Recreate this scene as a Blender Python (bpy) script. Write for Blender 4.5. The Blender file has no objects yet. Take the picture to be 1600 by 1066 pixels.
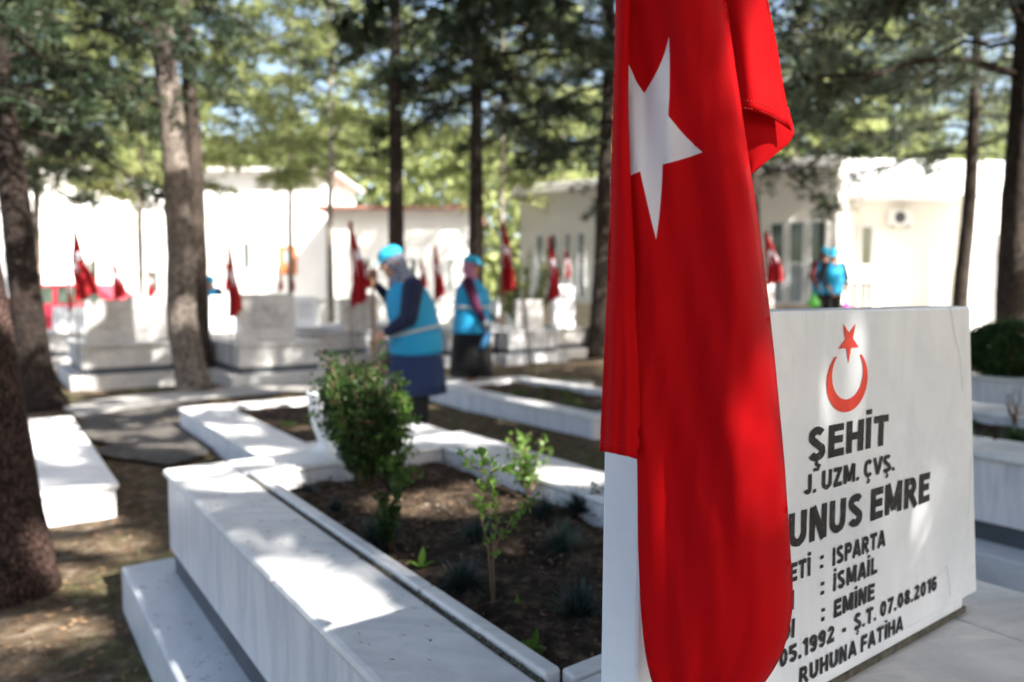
import bpy, bmesh, math, random
import numpy as np
from mathutils import Vector, Matrix, geometry
from math import radians as R, sin, cos, tan, pi

sc = bpy.context.scene
C = sc.collection
# ------------------------------------------------------------------ camera
FPX, PITCH, CAMH = 1139.0, R(3.77), 1.22
cam_d = bpy.data.cameras.new('camera'); cam = bpy.data.objects.new('camera', cam_d); C.objects.link(cam)
cam.location = (0, 0, CAMH); cam.rotation_euler = (R(90) - PITCH, 0, 0)
cam_d.sensor_width = 36; cam_d.lens = 36 * FPX / 1600
cam_d.clip_start = 0.05; cam_d.clip_end = 2000
cam_d.dof.use_dof = True; cam_d.dof.focus_distance = 0.97; cam_d.dof.aperture_fstop = 2.8
cam_d.dof.aperture_blades = 0
sc.camera = cam
# ------------------------------------------------------------------ light
SAZ, SEL = R(52), R(44)                      # sun: right of straight behind the camera
SUN = Vector((sin(SAZ) * cos(SEL), -cos(SAZ) * cos(SEL), sin(SEL)))
w = bpy.data.worlds.new('World'); sc.world = w; w.use_nodes = True
nt = w.node_tree
sky = nt.nodes.new('ShaderNodeTexSky'); sky.sky_type = 'NISHITA'; sky.sun_disc = False
sky.sun_elevation = SEL; sky.sun_rotation = pi - SAZ
sky.air_density = 1.0; sky.dust_density = 3.0; sky.ozone_density = .6
bg = nt.nodes['Background']; bg.inputs['Strength'].default_value = 0.105
tint = nt.nodes.new('ShaderNodeMix'); tint.data_type = 'RGBA'; tint.blend_type = 'MULTIPLY'; tint.inputs[0].default_value = 1
tint.inputs[7].default_value = (1.0, .96, .91, 1)      # white balance of the picture
nt.links.new(sky.outputs[0], tint.inputs[6]); nt.links.new(tint.outputs[2], bg.inputs[0])
sl = bpy.data.lights.new('sun', 'SUN'); sl.energy = 5.0; sl.angle = R(0.7); sl.color = (1, .95, .87)
so = bpy.data.objects.new('sun', sl); C.objects.link(so)
so.rotation_euler = SUN.to_track_quat('Z', 'Y').to_euler()
sc.view_settings.view_transform = 'Standard'; sc.view_settings.look = 'None'
sc.view_settings.exposure = 2.1; sc.view_settings.gamma = 1

# ------------------------------------------------------------------ helpers
def ray(px, py):
    c, s = cos(PITCH), sin(PITCH)
    a = (px - 800) / FPX; b = (533 - py) / FPX
    return Vector((a, c + s * b, -s + c * b))
def P(px, py, z=0.0):
    d = ray(px, py); t = (z - CAMH) / d.z
    return Vector((d.x * t, d.y * t, z))
def PD(px, py, D):
    d = ray(px, py); t = D / d.y
    return Vector((d.x * t, D, CAMH + d.z * t))
GA = R(35.75)
UV_U = Vector((-sin(GA), cos(GA), 0)); UV_V = Vector((cos(GA), sin(GA), 0))
def W(v, u, z=0): return UV_V * v + UV_U * u + Vector((0, 0, z))
def uv_of(p): return (p.x * UV_V.x + p.y * UV_V.y, p.x * UV_U.x + p.y * UV_U.y)   # (v,u)

def mesh_obj(name, verts, faces, mat=None, parent=None, smooth=False, mats=None, fmat=None):
    me = bpy.data.meshes.new(name)
    me.from_pydata([tuple(v) for v in verts], [], faces)
    o = bpy.data.objects.new(name, me); C.objects.link(o)
    for m in (mats or [mat]):
        if m: me.materials.append(m)
    if fmat is not None:
        me.polygons.foreach_set('material_index', fmat)
    if smooth: me.polygons.foreach_set('use_smooth', [True] * len(me.polygons))
    if parent: o.parent = parent
    me.update()
    return o
def bm_obj(name, bm, mat, parent=None, smooth=False):
    me = bpy.data.meshes.new(name); bm.normal_update(); bm.to_mesh(me); bm.free()
    o = bpy.data.objects.new(name, me); C.objects.link(o)
    me.materials.append(mat)
    if smooth: me.polygons.foreach_set('use_smooth', [True] * len(me.polygons))
    if parent: o.parent = parent
    return o
def tag(o, label=None, cat=None, group=None, kind=None):
    if label: o['label'] = label
    if cat: o['category'] = cat
    if group: o['group'] = group
    if kind: o['kind'] = kind
    return o
def thing(name, label, cat, loc=(0, 0, 0), rz=0, group=None):
    o = bpy.data.objects.new(name, None); C.objects.link(o); o.empty_display_size = .2
    o.location = loc; o.rotation_euler = (0, 0, rz)
    return tag(o, label, cat, group)
def add_box(bm, x0, x1, y0, y1, z0, z1, bev=0.0, seg=2, mi=0):
    r = bmesh.ops.create_cube(bm, size=1)
    vs = r['verts']
    for v in vs:
        v.co = Vector(((x0 + x1) / 2 + v.co.x * (x1 - x0), (y0 + y1) / 2 + v.co.y * (y1 - y0), (z0 + z1) / 2 + v.co.z * (z1 - z0)))
    es = set(e for v in vs for e in v.link_edges)
    fs = set(f for v in vs for f in v.link_faces)
    for f in fs: f.material_index = mi
    if bev > 0:
        bmesh.ops.bevel(bm, geom=list(es), offset=bev, segments=seg, profile=.5, affect='EDGES')
def box_obj(name, b, mat, parent=None, bev=.004):
    bm = bmesh.new(); add_box(bm, *b, bev=bev); return bm_obj(name, bm, mat, parent)
def tube(pts, rad, n=12, jit=0.0, seed=0, cap=True):
    rng = random.Random(seed); V = []; F = []
    pts = [Vector(p) for p in pts]
    ref = Vector((1, 0, 0))
    for i, p in enumerate(pts):
        t = (pts[min(i + 1, len(pts) - 1)] - pts[max(i - 1, 0)]).normalized()
        a = ref - t * ref.dot(t)
        if a.length < 1e-3: a = Vector((0, 1, 0)) - t * t.y
        a.normalize(); b = t.cross(a); ref = a
        for k in range(n):
            th = 2 * pi * k / n
            r = rad[i] * (1 + (rng.random() - .5) * 2 * jit)
            V.append(p + a * cos(th) * r + b * sin(th) * r)
    for i in range(len(pts) - 1):
        for k in range(n):
            F.append((i * n + k, i * n + (k + 1) % n, (i + 1) * n + (k + 1) % n, (i + 1) * n + k))
    if cap:
        F.append(tuple(range(n))[::-1]); F.append(tuple((len(pts) - 1) * n + k for k in range(n)))
    return V, F
class MB:
    def __init__(s): s.V = []; s.F = []; s.M = []
    def add(s, VF, mi=0):
        b = len(s.V); s.V += list(VF[0]); s.F += [tuple(i + b for i in f) for f in VF[1]]; s.M += [mi] * len(VF[1]); return s
    def obj(s, name, mat, parent=None, smooth=True, mats=None):
        return mesh_obj(name, s.V, s.F, mat, parent, smooth, mats, s.M if mats else None)
def quads_obj(name, Q, mat, parent=None, extra=None, mats=None, fm=None):
    """Q: (N,4,3) numpy -> one mesh, fast"""
    N = len(Q); me = bpy.data.meshes.new(name)
    co = Q.reshape(-1, 3).astype(np.float32)
    me.vertices.add(len(co)); me.vertices.foreach_set('co', co.ravel())
    me.loops.add(4 * N); me.loops.foreach_set('vertex_index', np.arange(4 * N, dtype=np.int32))
    me.polygons.add(N); me.polygons.foreach_set('loop_start', np.arange(0, 4 * N, 4, dtype=np.int32))
    me.update(calc_edges=True)
    for m in (mats or [mat]): me.materials.append(m)
    if fm is not None: me.polygons.foreach_set('material_index', fm.astype(np.int32))
    o = bpy.data.objects.new(name, me); C.objects.link(o)
    if parent: o.parent = parent
    return o

# ------------------------------------------------------------------ materials
def new_mat(name):
    m = bpy.data.materials.new(name); m.use_nodes = True
    n = m.node_tree; b = n.nodes['Principled BSDF']; return m, n, b
def coords(n, scale=(1, 1, 1), rot=(0, 0, 0)):
    g = n.nodes.new('ShaderNodeNewGeometry'); mp = n.nodes.new('ShaderNodeMapping')
    mp.inputs['Scale'].default_value = scale; mp.inputs['Rotation'].default_value = rot
    n.links.new(g.outputs['Position'], mp.inputs['Vector']); return mp.outputs[0]
def noise(n, vec, scale, detail=4, rough=.55, dist=0):
    t = n.nodes.new('ShaderNodeTexNoise'); t.inputs['Scale'].default_value = scale
    t.inputs['Detail'].default_value = detail; t.inputs['Roughness'].default_value = rough
    t.inputs['Distortion'].default_value = dist
    n.links.new(vec, t.inputs['Vector']); return t.outputs['Fac']
def ramp(n, fac, stops):
    r = n.nodes.new('ShaderNodeValToRGB'); e = r.color_ramp.elements
    while len(e) < len(stops): e.new(.5)
    for i, (p, c) in enumerate(stops):
        e[i].position = p; e[i].color = (c[0], c[1], c[2], 1) if not isinstance(c, (int, float)) else (c, c, c, 1)
    n.links.new(fac, r.inputs[0]); return r.outputs[0]
def mix(n, a, b, fac, mode='MIX'):
    x = n.nodes.new('ShaderNodeMix'); x.data_type = 'RGBA'; x.blend_type = mode
    for sock, v in ((x.inputs[0], fac), (x.inputs[6], a), (x.inputs[7], b)):
        if isinstance(v, (int, float)): sock.default_value = v
        elif isinstance(v, tuple): sock.default_value = (v[0], v[1], v[2], 1)
        else: n.links.new(v, sock)
    return x.outputs[2]
def bump(n, b, h, strength=.3, dist=.01):
    x = n.nodes.new('ShaderNodeBump'); x.inputs['Strength'].default_value = strength; x.inputs['Distance'].default_value = dist
    n.links.new(h, x.inputs['Height']); n.links.new(x.outputs[0], b.inputs['Normal'])
def plain(name, col, rough=.6, var=.12, scale=6, spec=.4, metal=0, bmp=0.0, bscale=60):
    m, n, b = new_mat(name); v = coords(n)
    f = noise(n, v, scale, 5)
    lo = tuple(c * (1 - var) for c in col); hi = tuple(min(1, c * (1 + var)) for c in col)
    n.links.new(ramp(n, f, [(.3, lo), (.7, hi)]), b.inputs['Base Color'])
    b.inputs['Roughness'].default_value = rough; b.inputs['Specular IOR Level'].default_value = spec; b.inputs['Metallic'].default_value = metal
    if bmp: bump(n, b, noise(n, v, bscale, 3), bmp, .004)
    return m
def marble(name, base=(.78, .77, .755), vein=(.54, .54, .55), sc_=(1, 1, 1), rot=(0, 0, 0), s=3.0, rough=.32, stain=.25, amount=(.42, .68)):
    m, n, b = new_mat(name); v = coords(n, sc_, rot); v0 = coords(n)
    f1 = noise(n, v, s, 7, .62, 1.2); c1 = ramp(n, f1, [(amount[0], base), (amount[1], vein)])
    f2 = noise(n, v, s * 3.1, 5, .6, 2.0); c2 = mix(n, c1, vein, ramp(n, f2, [(.52, 0.0), (.60, .35), (.68, 0.0)]))
    f3 = noise(n, v0, 2.3, 8, .7); c3 = mix(n, c2, (.46, .41, .33), ramp(n, f3, [(.55, 0.0), (.80, stain)]))
    f4 = noise(n, v0, 160, 2, .5); c4 = mix(n, c3, (.25, .25, .25), ramp(n, f4, [(.70, 0.0), (.80, .25)]))
    n.links.new(c4, b.inputs['Base Color'])
    n.links.new(ramp(n, f3, [(.3, rough), (.7, rough + .25)]), b.inputs['Roughness'])
    b.inputs['Specular IOR Level'].default_value = .45
    bump(n, b, noise(n, v0, 90, 4), .08, .003)
    return m
M = {}
M['marble_top'] = marble('marble_top', sc_=(1.0, 2.6, 1), rot=(0, 0, -GA), s=1.9, stain=.5)
M['marble_side'] = marble('marble_side', base=(.76, .75, .76), vein=(.52, .54, .60), sc_=(5.5, 5.5, .45), s=2.6, stain=.15)
M['marble_step'] = marble('marble_step', base=(.66, .69, .73), vein=(.5, .53, .58), s=2.2, stain=.25)
M['marble_head'] = marble('marble_head', base=(.88, .92, .97), vein=(.74, .79, .86), sc_=(1.4, 1.4, .7), s=2.2, stain=.05, rough=.28)
def drips(m):
    n = m.node_tree; b = n.nodes['Principled BSDF']; l = b.inputs['Base Color'].links[0]; src = l.from_socket
    f = noise(n, coords(n, (38, 38, 3.0)), 1.0, 5, .7); g = noise(n, coords(n), 3.5, 4)
    k = n.nodes.new('ShaderNodeMath'); k.operation = 'MULTIPLY'; n.links.new(ramp(n, f, [(.58, 0.0), (.74, .55)]), k.inputs[0]); n.links.new(ramp(n, g, [(.45, 0.0), (.62, 1.0)]), k.inputs[1])
    n.links.new(mix(n, src, (.42, .37, .30), k.outputs[0]), b.inputs['Base Color'])
drips(M['marble_head']); drips(M['marble_side'])
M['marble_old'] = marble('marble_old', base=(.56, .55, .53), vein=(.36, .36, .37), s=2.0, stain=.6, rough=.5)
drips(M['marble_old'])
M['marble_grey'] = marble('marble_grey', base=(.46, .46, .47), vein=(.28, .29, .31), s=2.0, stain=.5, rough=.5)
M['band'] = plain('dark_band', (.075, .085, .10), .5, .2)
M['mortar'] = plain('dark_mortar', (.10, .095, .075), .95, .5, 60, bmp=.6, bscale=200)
M['ink'] = plain('black_paint', (.018, .018, .02), .6, .5, 30)
n_ = M['ink'].node_tree; b_ = n_.nodes['Principled BSDF']; src_ = b_.inputs['Base Color'].links[0].from_socket
n_.links.new(mix(n_, src_, (.30, .30, .31), ramp(n_, noise(n_, coords(n_), 120, 5, .75), [(.60, 0.0), (.68, .8)])), b_.inputs['Base Color'])
M['emblem'] = plain('red_paint', (.78, .055, .03), .5, .1, 40)
M['grime'] = plain('grey_runs', (.35, .34, .33), .6, .2)

def soil_mat(name, dark, light, mid, s=18):
    m, n, b = new_mat(name); v = coords(n)
    f = noise(n, v, s, 8, .75); f2 = noise(n, v, 3.0, 4, .6); f3 = noise(n, v, s * 5, 4, .8)
    c = ramp(n, f, [(.33, dark), (.5, mid), (.70, light)])
    c = mix(n, c, dark, ramp(n, f2, [(.4, .55), (.65, 0.0)]))
    c = mix(n, c, light, ramp(n, f3, [(.62, 0.0), (.75, .7)]))
    n.links.new(c, b.inputs['Base Color']); b.inputs['Roughness'].default_value = .95; b.inputs['Specular IOR Level'].default_value = .15
    bump(n, b, f, .9, .02); return m
M['soil'] = soil_mat('bed_soil', (.012, .008, .006), (.26, .19, .13), (.060, .041, .028), 22)
def ground_mat():
    m, n, b = new_mat('ground_litter'); v = coords(n)
    f = noise(n, v, 12, 8, .75); f2 = noise(n, v, 1.1, 5, .6); f3 = noise(n, v, 55, 4, .8)
    c = ramp(n, f, [(.34, (.035, .025, .017)), (.52, (.10, .072, .046)), (.72, (.29, .235, .175))])
    g = ramp(n, f, [(.3, (.035, .045, .016)), (.7, (.115, .13, .045))])
    c = mix(n, c, g, ramp(n, f2, [(.53, 0.0), (.64, .7)]))
    c = mix(n, c, (.38, .30, .21), ramp(n, f3, [(.60, 0.0), (.73, .6)]))
    n.links.new(c, b.inputs['Base Color']); b.inputs['Roughness'].default_value = .95; b.inputs['Specular IOR Level'].default_value = .15
    bump(n, b, f, .9, .03); return m
M['ground'] = ground_mat()
M['asphalt'] = soil_mat('asphalt', (.055, .050, .046), (.25, .225, .20), (.12, .11, .10), 26)
M['paving'] = soil_mat('pale_paving', (.30, .29, .27), (.50, .48, .45), (.40, .385, .36), 8)
def bark(name, a, c_, s=9):
    m, n, b = new_mat(name); v = coords(n, (1, 1, .28)); v2 = coords(n)
    vo = n.nodes.new('ShaderNodeTexVoronoi'); vo.inputs['Scale'].default_value = s * 4.5; vo.feature = 'DISTANCE_TO_EDGE'
    nn = n.nodes.new('ShaderNodeTexNoise'); nn.inputs['Scale'].default_value = 6; n.links.new(v, nn.inputs['Vector'])
    ad = n.nodes.new('ShaderNodeVectorMath'); ad.operation = 'MULTIPLY_ADD'; ad.inputs[1].default_value = (.12, .12, .12)
    n.links.new(nn.outputs['Color'], ad.inputs[0]); n.links.new(v, ad.inputs[2]); n.links.new(ad.outputs[0], vo.inputs['Vector'])
    crack = ramp(n, vo.outputs['Distance'], [(0.0, 0.0), (.16, 1.0)])
    f = noise(n, v, s * 3, 7, .7); f2 = noise(n, v2, 2.2, 3)
    c = ramp(n, f, [(.3, a), (.7, c_)])
    c = mix(n, tuple(x * .35 for x in a), c, crack)
    c = mix(n, c, tuple(min(1, x * 1.25) for x in c_), ramp(n, f2, [(.5, 0.0), (.7, .5)]))
    n.links.new(c, b.inputs['Base Color']); b.inputs['Roughness'].default_value = .9; b.inputs['Specular IOR Level'].default_value = .2
    h = n.nodes.new('ShaderNodeMath'); h.operation = 'MULTIPLY_ADD'; h.inputs[1].default_value = .5
    n.links.new(f, h.inputs[0]); n.links.new(crack, h.inputs[2])
    bump(n, b, h.outputs[0], 1.0, .02); return m
M['bark_red'] = bark('bark_red', (.040, .024, .020), (.12, .072, .060), 17)
M['bark_dark'] = bark('bark_dark', (.035, .026, .022), (.10, .078, .064))
M['bark_shaded'] = bark('bark_shaded', (.018, .013, .011), (.055, .040, .034))  # darker copy of bark_dark: shade put into the trunk colour
M['bark_grey'] = bark('bark_grey', (.13, .105, .09), (.34, .29, .25))
M['bark_pale'] = bark('bark_pale', (.34, .30, .26), (.55, .50, .44))
M['twig'] = plain('twig', (.17, .11, .065), .85, .3, 40)
def leaf(name, a, b_, c_, rough=.5, trans=.3, s=2.0):
    m, n, b = new_mat(name); v = coords(n)
    f = noise(n, v, s, 4, .7); f2 = noise(n, v, 14, 2)
    col = ramp(n, f, [(.35, a), (.5, b_), (.68, c_)])
    col = mix(n, col, a, ramp(n, f2, [(.45, .5), (.6, 0.0)]))
    n.links.new(col, b.inputs['Base Color']); b.inputs['Roughness'].default_value = rough; b.inputs['Specular IOR Level'].default_value = .3
    t = n.nodes.new('ShaderNodeBsdfTranslucent'); n.links.new(col, t.inputs['Color'])
    mx = n.nodes.new('ShaderNodeMixShader'); mx.inputs[0].default_value = trans
    out = n.nodes['Material Output']; n.links.new(b.outputs[0], mx.inputs[1]); n.links.new(t.outputs[0], mx.inputs[2]); n.links.new(mx.outputs[0], out.inputs[0])
    return m
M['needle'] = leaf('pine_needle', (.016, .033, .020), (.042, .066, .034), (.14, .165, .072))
M['needle_lit'] = leaf('sunlit_yellow_green_leaf', (.24, .28, .11), (.38, .43, .18), (.52, .55, .28), trans=.55)  # leaf colour lifted so the far crowns look sunlit
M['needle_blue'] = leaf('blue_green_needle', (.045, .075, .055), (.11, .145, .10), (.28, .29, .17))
M['box_leaf'] = leaf('boxwood_leaf', (.020, .048, .014), (.045, .09, .022), (.12, .19, .05), .35, .35, 25)
M['fresh_leaf'] = leaf('fresh_leaf', (.09, .19, .03), (.16, .30, .05), (.24, .38, .09), .4, .45, 25)
M['hedge_leaf'] = leaf('hedge_leaf', (.018, .045, .014), (.04, .08, .02), (.07, .12, .035), .4, .3, 12)
M['blue_grass'] = leaf('blue_grass', (.020, .035, .032), (.045, .065, .060), (.09, .12, .105), .5, .2, 20)
M['grass'] = leaf('grass_blade', (.05, .09, .02), (.10, .16, .035), (.18, .22, .07), .5, .35, 10)
M['dead_leaf'] = leaf('dead_leaf', (.10, .055, .03), (.20, .13, .075), (.36, .25, .16), .8, .2, 30)
def cloth(name, col, weave=900, rough=.75, sheen=.05, trans=0.25, var=.06, spec=.25):
    m, n, b = new_mat(name); v = coords(n)
    f = noise(n, v, 5, 4); col_ = ramp(n, f, [(.3, tuple(c * (1 - var) for c in col)), (.7, tuple(min(1, c * (1 + var)) for c in col))])
    n.links.new(col_, b.inputs['Base Color']); b.inputs['Roughness'].default_value = rough
    b.inputs['Sheen Weight'].default_value = min(sheen, .06); b.inputs['Specular IOR Level'].default_value = spec
    w1 = n.nodes.new('ShaderNodeTexWave'); w1.inputs['Scale'].default_value = weave * .3; w1.bands_direction = 'DIAGONAL'; w1.inputs['Distortion'].default_value = .6
    n.links.new(v, w1.inputs['Vector'])
    bump(n, b, w1.outputs['Fac'], .12, .0006)
    if trans:
        t = n.nodes.new('ShaderNodeBsdfTranslucent'); n.links.new(col_, t.inputs['Color'])
        mx = n.nodes.new('ShaderNodeMixShader'); mx.inputs[0].default_value = trans
        out = n.nodes['Material Output']; n.links.new(b.outputs[0], mx.inputs[1]); n.links.new(t.outputs[0], mx.inputs[2]); n.links.new(mx.outputs[0], out.inputs[0])
    return m
M['flag_red'] = cloth('flag_red', (.60, .004, .008), 700, .7, 0, .22, spec=.08)
M['flag_white'] = cloth('flag_white', (.84, .83, .90), 700, .65, .15, .2)
M['flag_far'] = cloth('flag_red_far', (.36, .010, .016), 300, .7, .15, .3)
M['vest'] = cloth('cyan_vest', (.014, .27, .50), 300, .6, .1, 0)
M['cap'] = cloth('cyan_cap', (.02, .33, .52), 300, .6, .1, 0)
M['navy'] = cloth('navy_cloth', (.012, .018, .050), 300, .8, .2, 0)
M['navy_skirt'] = cloth('navy_skirt', (.014, .028, .085), 300, .8, .2, 0)
M['black'] = cloth('black_cloth', (.008, .008, .009), 300, .85, .1, 0)
M['purple'] = cloth('purple_cloth', (.055, .006, .032), 300, .8, .2, 0)
M['scarf_grey'] = plain('grey_patterned_scarf', (.16, .18, .25), .8, .75, 45)
M['scarf_pink'] = plain('pink_patterned_scarf', (.42, .16, .26), .8, .45, 35)
M['maroon'] = cloth('maroon_cloth', (.12, .02, .02), 300, .8, .2, 0)
M['silver'] = plain('reflective_tape', (.42, .45, .46), .4, .05)
M['skin'] = plain('skin', (.46, .24, .16), .55, .12, 20)
M['glove'] = plain('grey_glove', (.17, .18, .18), .8, .3, 30)
M['hair'] = plain('dark_hair', (.02, .014, .01), .7)
M['wood'] = plain('wood', (.28, .15, .075), .6, .3, 12)
M['steel'] = plain('steel', (.38, .38, .38), .35, .08, metal=.8)
M['pole'] = plain('pole_paint', (.16, .15, .15), .45, .25)
M['wall_cream'] = plain('cream_wall', (.84, .82, .76), .8, .06, 1.5, bmp=.2)
M['wall_white'] = plain('white_wall', (.80, .79, .77), .8, .05, 1.5, bmp=.2)
M['wall_tile'] = plain('beige_tile', (.55, .45, .32), .5, .12, 6)
M['frame'] = plain('white_frame', (.75, .76, .76), .4, .03)
M['eave'] = plain('white_eave', (.80, .82, .86), .5, .04)
M['roof'] = plain('red_tile', (.27, .13, .10), .8, .3, 12, bmp=.4)
M['door'] = plain('orange_door', (.50, .16, .06), .5, .2)
M['plastic_w'] = plain('white_plastic', (.80, .82, .83), .3, .04, 30)
M['plastic_g'] = plain('green_bag', (.12, .50, .08), .4, .15, 20)
M['plastic_p'] = plain('pink_bag', (.60, .04, .42), .4, .15, 20)
M['blue_rag'] = plain('blue_rag', (.06, .22, .42), .7, .2, 20)
M['string'] = plain('string', (.35, .16, .15), .8, .2)
M['stone_bit'] = plain('pebble', (.13, .11, .095), .8, .35, 30)
M['ac_dark'] = plain('fan_grille', (.06, .065, .08), .5, .1)
def glass(name, tint, rough=.05):
    m, n, b = new_mat(name); v = coords(n); f = noise(n, v, 1.2, 4)
    n.links.new(ramp(n, f, [(.35, tuple(x * .5 for x in tint)), (.65, tint)]), b.inputs['Base Color'])
    b.inputs['Roughness'].default_value = rough; b.inputs['Specular IOR Level'].default_value = .9; return m
M['glass'] = glass('window_glass', (.10, .14, .11)); M['frost'] = glass('frosted_glass', (.36, .41, .44), .45)

# ------------------------------------------------------------------ shade mask: where sunlight comes through the crowns
def vnoise(x, y, seed=0):
    xi = np.floor(x).astype(int); yi = np.floor(y).astype(int); fx = x - xi; fy = y - yi
    fx = fx * fx * (3 - 2 * fx); fy = fy * fy * (3 - 2 * fy)
    def h(a, b): 
        n = (a * 374761393 + b * 668265263 + seed * 1442695) & 0x7fffffff
        n = ((n ^ (n >> 13)) * 1274126177) & 0x7fffffff
        return ((n ^ (n >> 16)) & 0xffff) / 65535.0
    return (h(xi, yi) * (1 - fx) + h(xi + 1, yi) * fx) * (1 - fy) + (h(xi, yi + 1) * (1 - fx) + h(xi + 1, yi + 1) * fx) * fy
PART = {}     # patches where only some of the foliage is missing
LIT = []      # (x, y, rx, ry) on plane z=0 after projecting along the sun
def lit(px, py, z, r1, r2=None, ang=0):
    p = P(px, py, z); LIT.append((p.x - SUN.x / SUN.z * z, p.y - SUN.y / SUN.z * z, r1, r2 or r1, ang))
def lit_uv(v, u, z, r1, r2=None, ang=GA):
    p = W(v, u, z); LIT.append((p.x - SUN.x / SUN.z * z, p.y - SUN.y / SUN.z * z, r1, r2 or r1, ang))
def litD(px, py, D, r1, r2=None, part=None):
    p = PD(px, py, D); LIT.append((p.x - SUN.x / SUN.z * p.z, p.y - SUN.y / SUN.z * p.z, r1, r2 or r1, 0))
    if part: PART[LIT[-1][:2]] = part
def open_mask(A):
    """A (N,3) -> True where foliage must be absent so that the light patches on the graves exist"""
    x = A[:, 0] - SUN.x / SUN.z * A[:, 2]; y = A[:, 1] - SUN.y / SUN.z * A[:, 2]
    m = np.zeros(len(A), bool); dither = vnoise(x * 60, y * 60, 17) * .6 + .4 * vnoise(x * 23, y * 23, 19)
    dither = np.clip((dither - .5) * 1.6 + .5, 0, 1)
    for (cx, cy, a, b, an) in LIT:
        dx = x - cx; dy = y - cy; c, s = cos(an), sin(an)
        X = dx * c + dy * s; Y = -dx * s + dy * c
        wob = 1.08 + .40 * (vnoise(x * 7 + cx * 9, y * 7, 3) - .5) * 2
        m |= ((X / a) ** 2 + (Y / b) ** 2 < wob) & (dither < PART.get((cx, cy), .86 if cy < 4 and .085 < a < .19 else 1.1))
    # stripes of light and shade elsewhere: more open the farther away
    nz = .6 * vnoise(x * 2.3, y * 2.3, 11) + .4 * vnoise(x * 6.1, y * 6.1, 5)
    far = np.clip((y - 2.5) / 5.0, 0, 1)
    m |= nz > (.86 - .27 * far)
    return m
def near_lit(p, o):
    global LIT
    x = p.x + o[0]; y = p.y + o[1]; x -= SUN.x / SUN.z * p.z; y -= SUN.y / SUN.z * p.z
    for (cx, cy, a, b, an) in LIT:
        if (cx, cy) in PART: continue
        dx = x - cx; dy = y - cy
        if abs(dx) < .35 and abs(dy) < .35:
            c, s_ = cos(an), sin(an)
            if ((dx * c + dy * s_) / (a + .02)) ** 2 + ((dy * c - dx * s_) / (b + .02)) ** 2 < 1: return True
    return False
# light patches read off the photograph
lit(345, 757, .55, .17, .07, R(0)); lit(365, 790, .55, .17, .04, R(5)); lit(400, 845, .55, .15, .06, R(10)); lit(440, 885, .55, .15, .055, R(0)); lit(470, 915, .55, .12, .04, R(20))
lit(530, 975, .55, .15, .07, R(20)); lit(640, 965, .55, .12, .06, R(30)); lit(600, 925, .55, .10, .035, R(20))
lit(470, 712, .55, .30, .10, R(20)); lit(520, 700, .55, .16, .10); lit(660, 684, .55, .22, .10, R(20)); lit(740, 690, .55, .18, .07, R(-30)); lit(880, 745, .55, .14, .07, R(-40))
lit(700, 790, .47, .27, .13, R(5)); lit(800, 768, .47, .2, .10); lit(600, 790, .47, .10, .06); lit(500, 800, .47, .08, .05)
lit(45, 985, 0, .24, .13); lit(95, 895, 0, .20, .09); lit(160, 905, 0, .22, .10); lit(150, 850, 0, .28, .07); lit(215, 835, 0, .2, .06); lit(30, 1045, 0, .14, .06)
lit(130, 690, .18, .14, .05); lit(110, 720, .18, .16, .05); lit(130, 790, .10, .24, .12); lit(340, 672, .18, .35, .10, R(-50)); lit(410, 705, .18, .2, .10); lit(250, 700, 0, .3, .06)
lit(225, 870, 0, .10, .05); lit(470, 668, .15, .15, .08)
litD(1325, 585, 1.2, .070, .060); litD(1400, 600, 1.3, .13, .13, .46); litD(1440, 800, 1.35, .14, .14, .42); litD(1240, 540, 1.15, .03, .03); litD(1210, 680, .80, .05, .16); 
for px_, py_ in ((1092, 20), (1098, 80), (1106, 140), (1114, 200), (1124, 260), (1136, 320), (1148, 380), (1160, 440), (1172, 500), (1186, 560), (1198, 620), (1208, 680), (1218, 740)): litD(px_ + 18, py_, .83, .028 if py_ < 540 else .018, .020)
for py_ in range(60, 640, 60): litD(964, py_, .82, .014, .014)
for py_ in (20, 80, 130): litD(1185, py_, .87, .03, .03)
litD(560, 570, 2.85, .20, .10); litD(620, 650, 2.85, .10, .10); litD(770, 715, 1.7, .07, .05); litD(830, 690, 2.5, .12, .10); litD(505, 655, 2.95, .1, .1)
lit_uv(1.2, .95, 1.19, .55, .035)

# ------------------------------------------------------------------ setting
def ground():
    xs = np.concatenate([np.linspace(-400, -14, 14), np.arange(-13, 13, .16), np.linspace(13.5, 400, 14)])
    ys = np.concatenate([np.linspace(-60, -3, 10), np.arange(-2.8, 14, .16), np.linspace(14.5, 600, 18)])
    X, Y = np.meshgrid(xs, ys)
    near = np.exp(-((X / 12) ** 2)) * (Y < 16)
    Z = (vnoise(X * 2.2, Y * 2.2, 1) - .5) * .05 * near + (vnoise(X * .6, Y * .6, 2) - .5) * .05 * near - .02
    V = np.stack([X, Y, Z], -1).reshape(-1, 3); nx = len(xs); F = []
    for j in range(len(ys) - 1):
        for i in range(nx - 1):
            a = j * nx + i; F.append((a, a + 1, a + nx + 1, a + nx))
    o = mesh_obj('ground', V.tolist(), F, M['ground'], smooth=True); o['kind'] = 'structure'
ground()
def poly_sheet(name, pts, z, mat, wob=.03, seed=0):
    rng = random.Random(seed); out = []
    for i, p in enumerate(pts):
        q = pts[(i + 1) % len(pts)]; n = max(1, int((q - p).length / .25))
        for k in range(n):
            c = p.lerp(q, k / n); out.append(Vector((c.x + rng.uniform(-wob, wob), c.y + rng.uniform(-wob, wob))))
    r = geometry.delaunay_2d_cdt(out, [], [list(range(len(out)))], 1, 1e-5)
    o = mesh_obj(name, [(v.x, v.y, z) for v in r[0]], [tuple(f) for f in r[2]], mat); o['kind'] = 'structure'; return o
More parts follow.
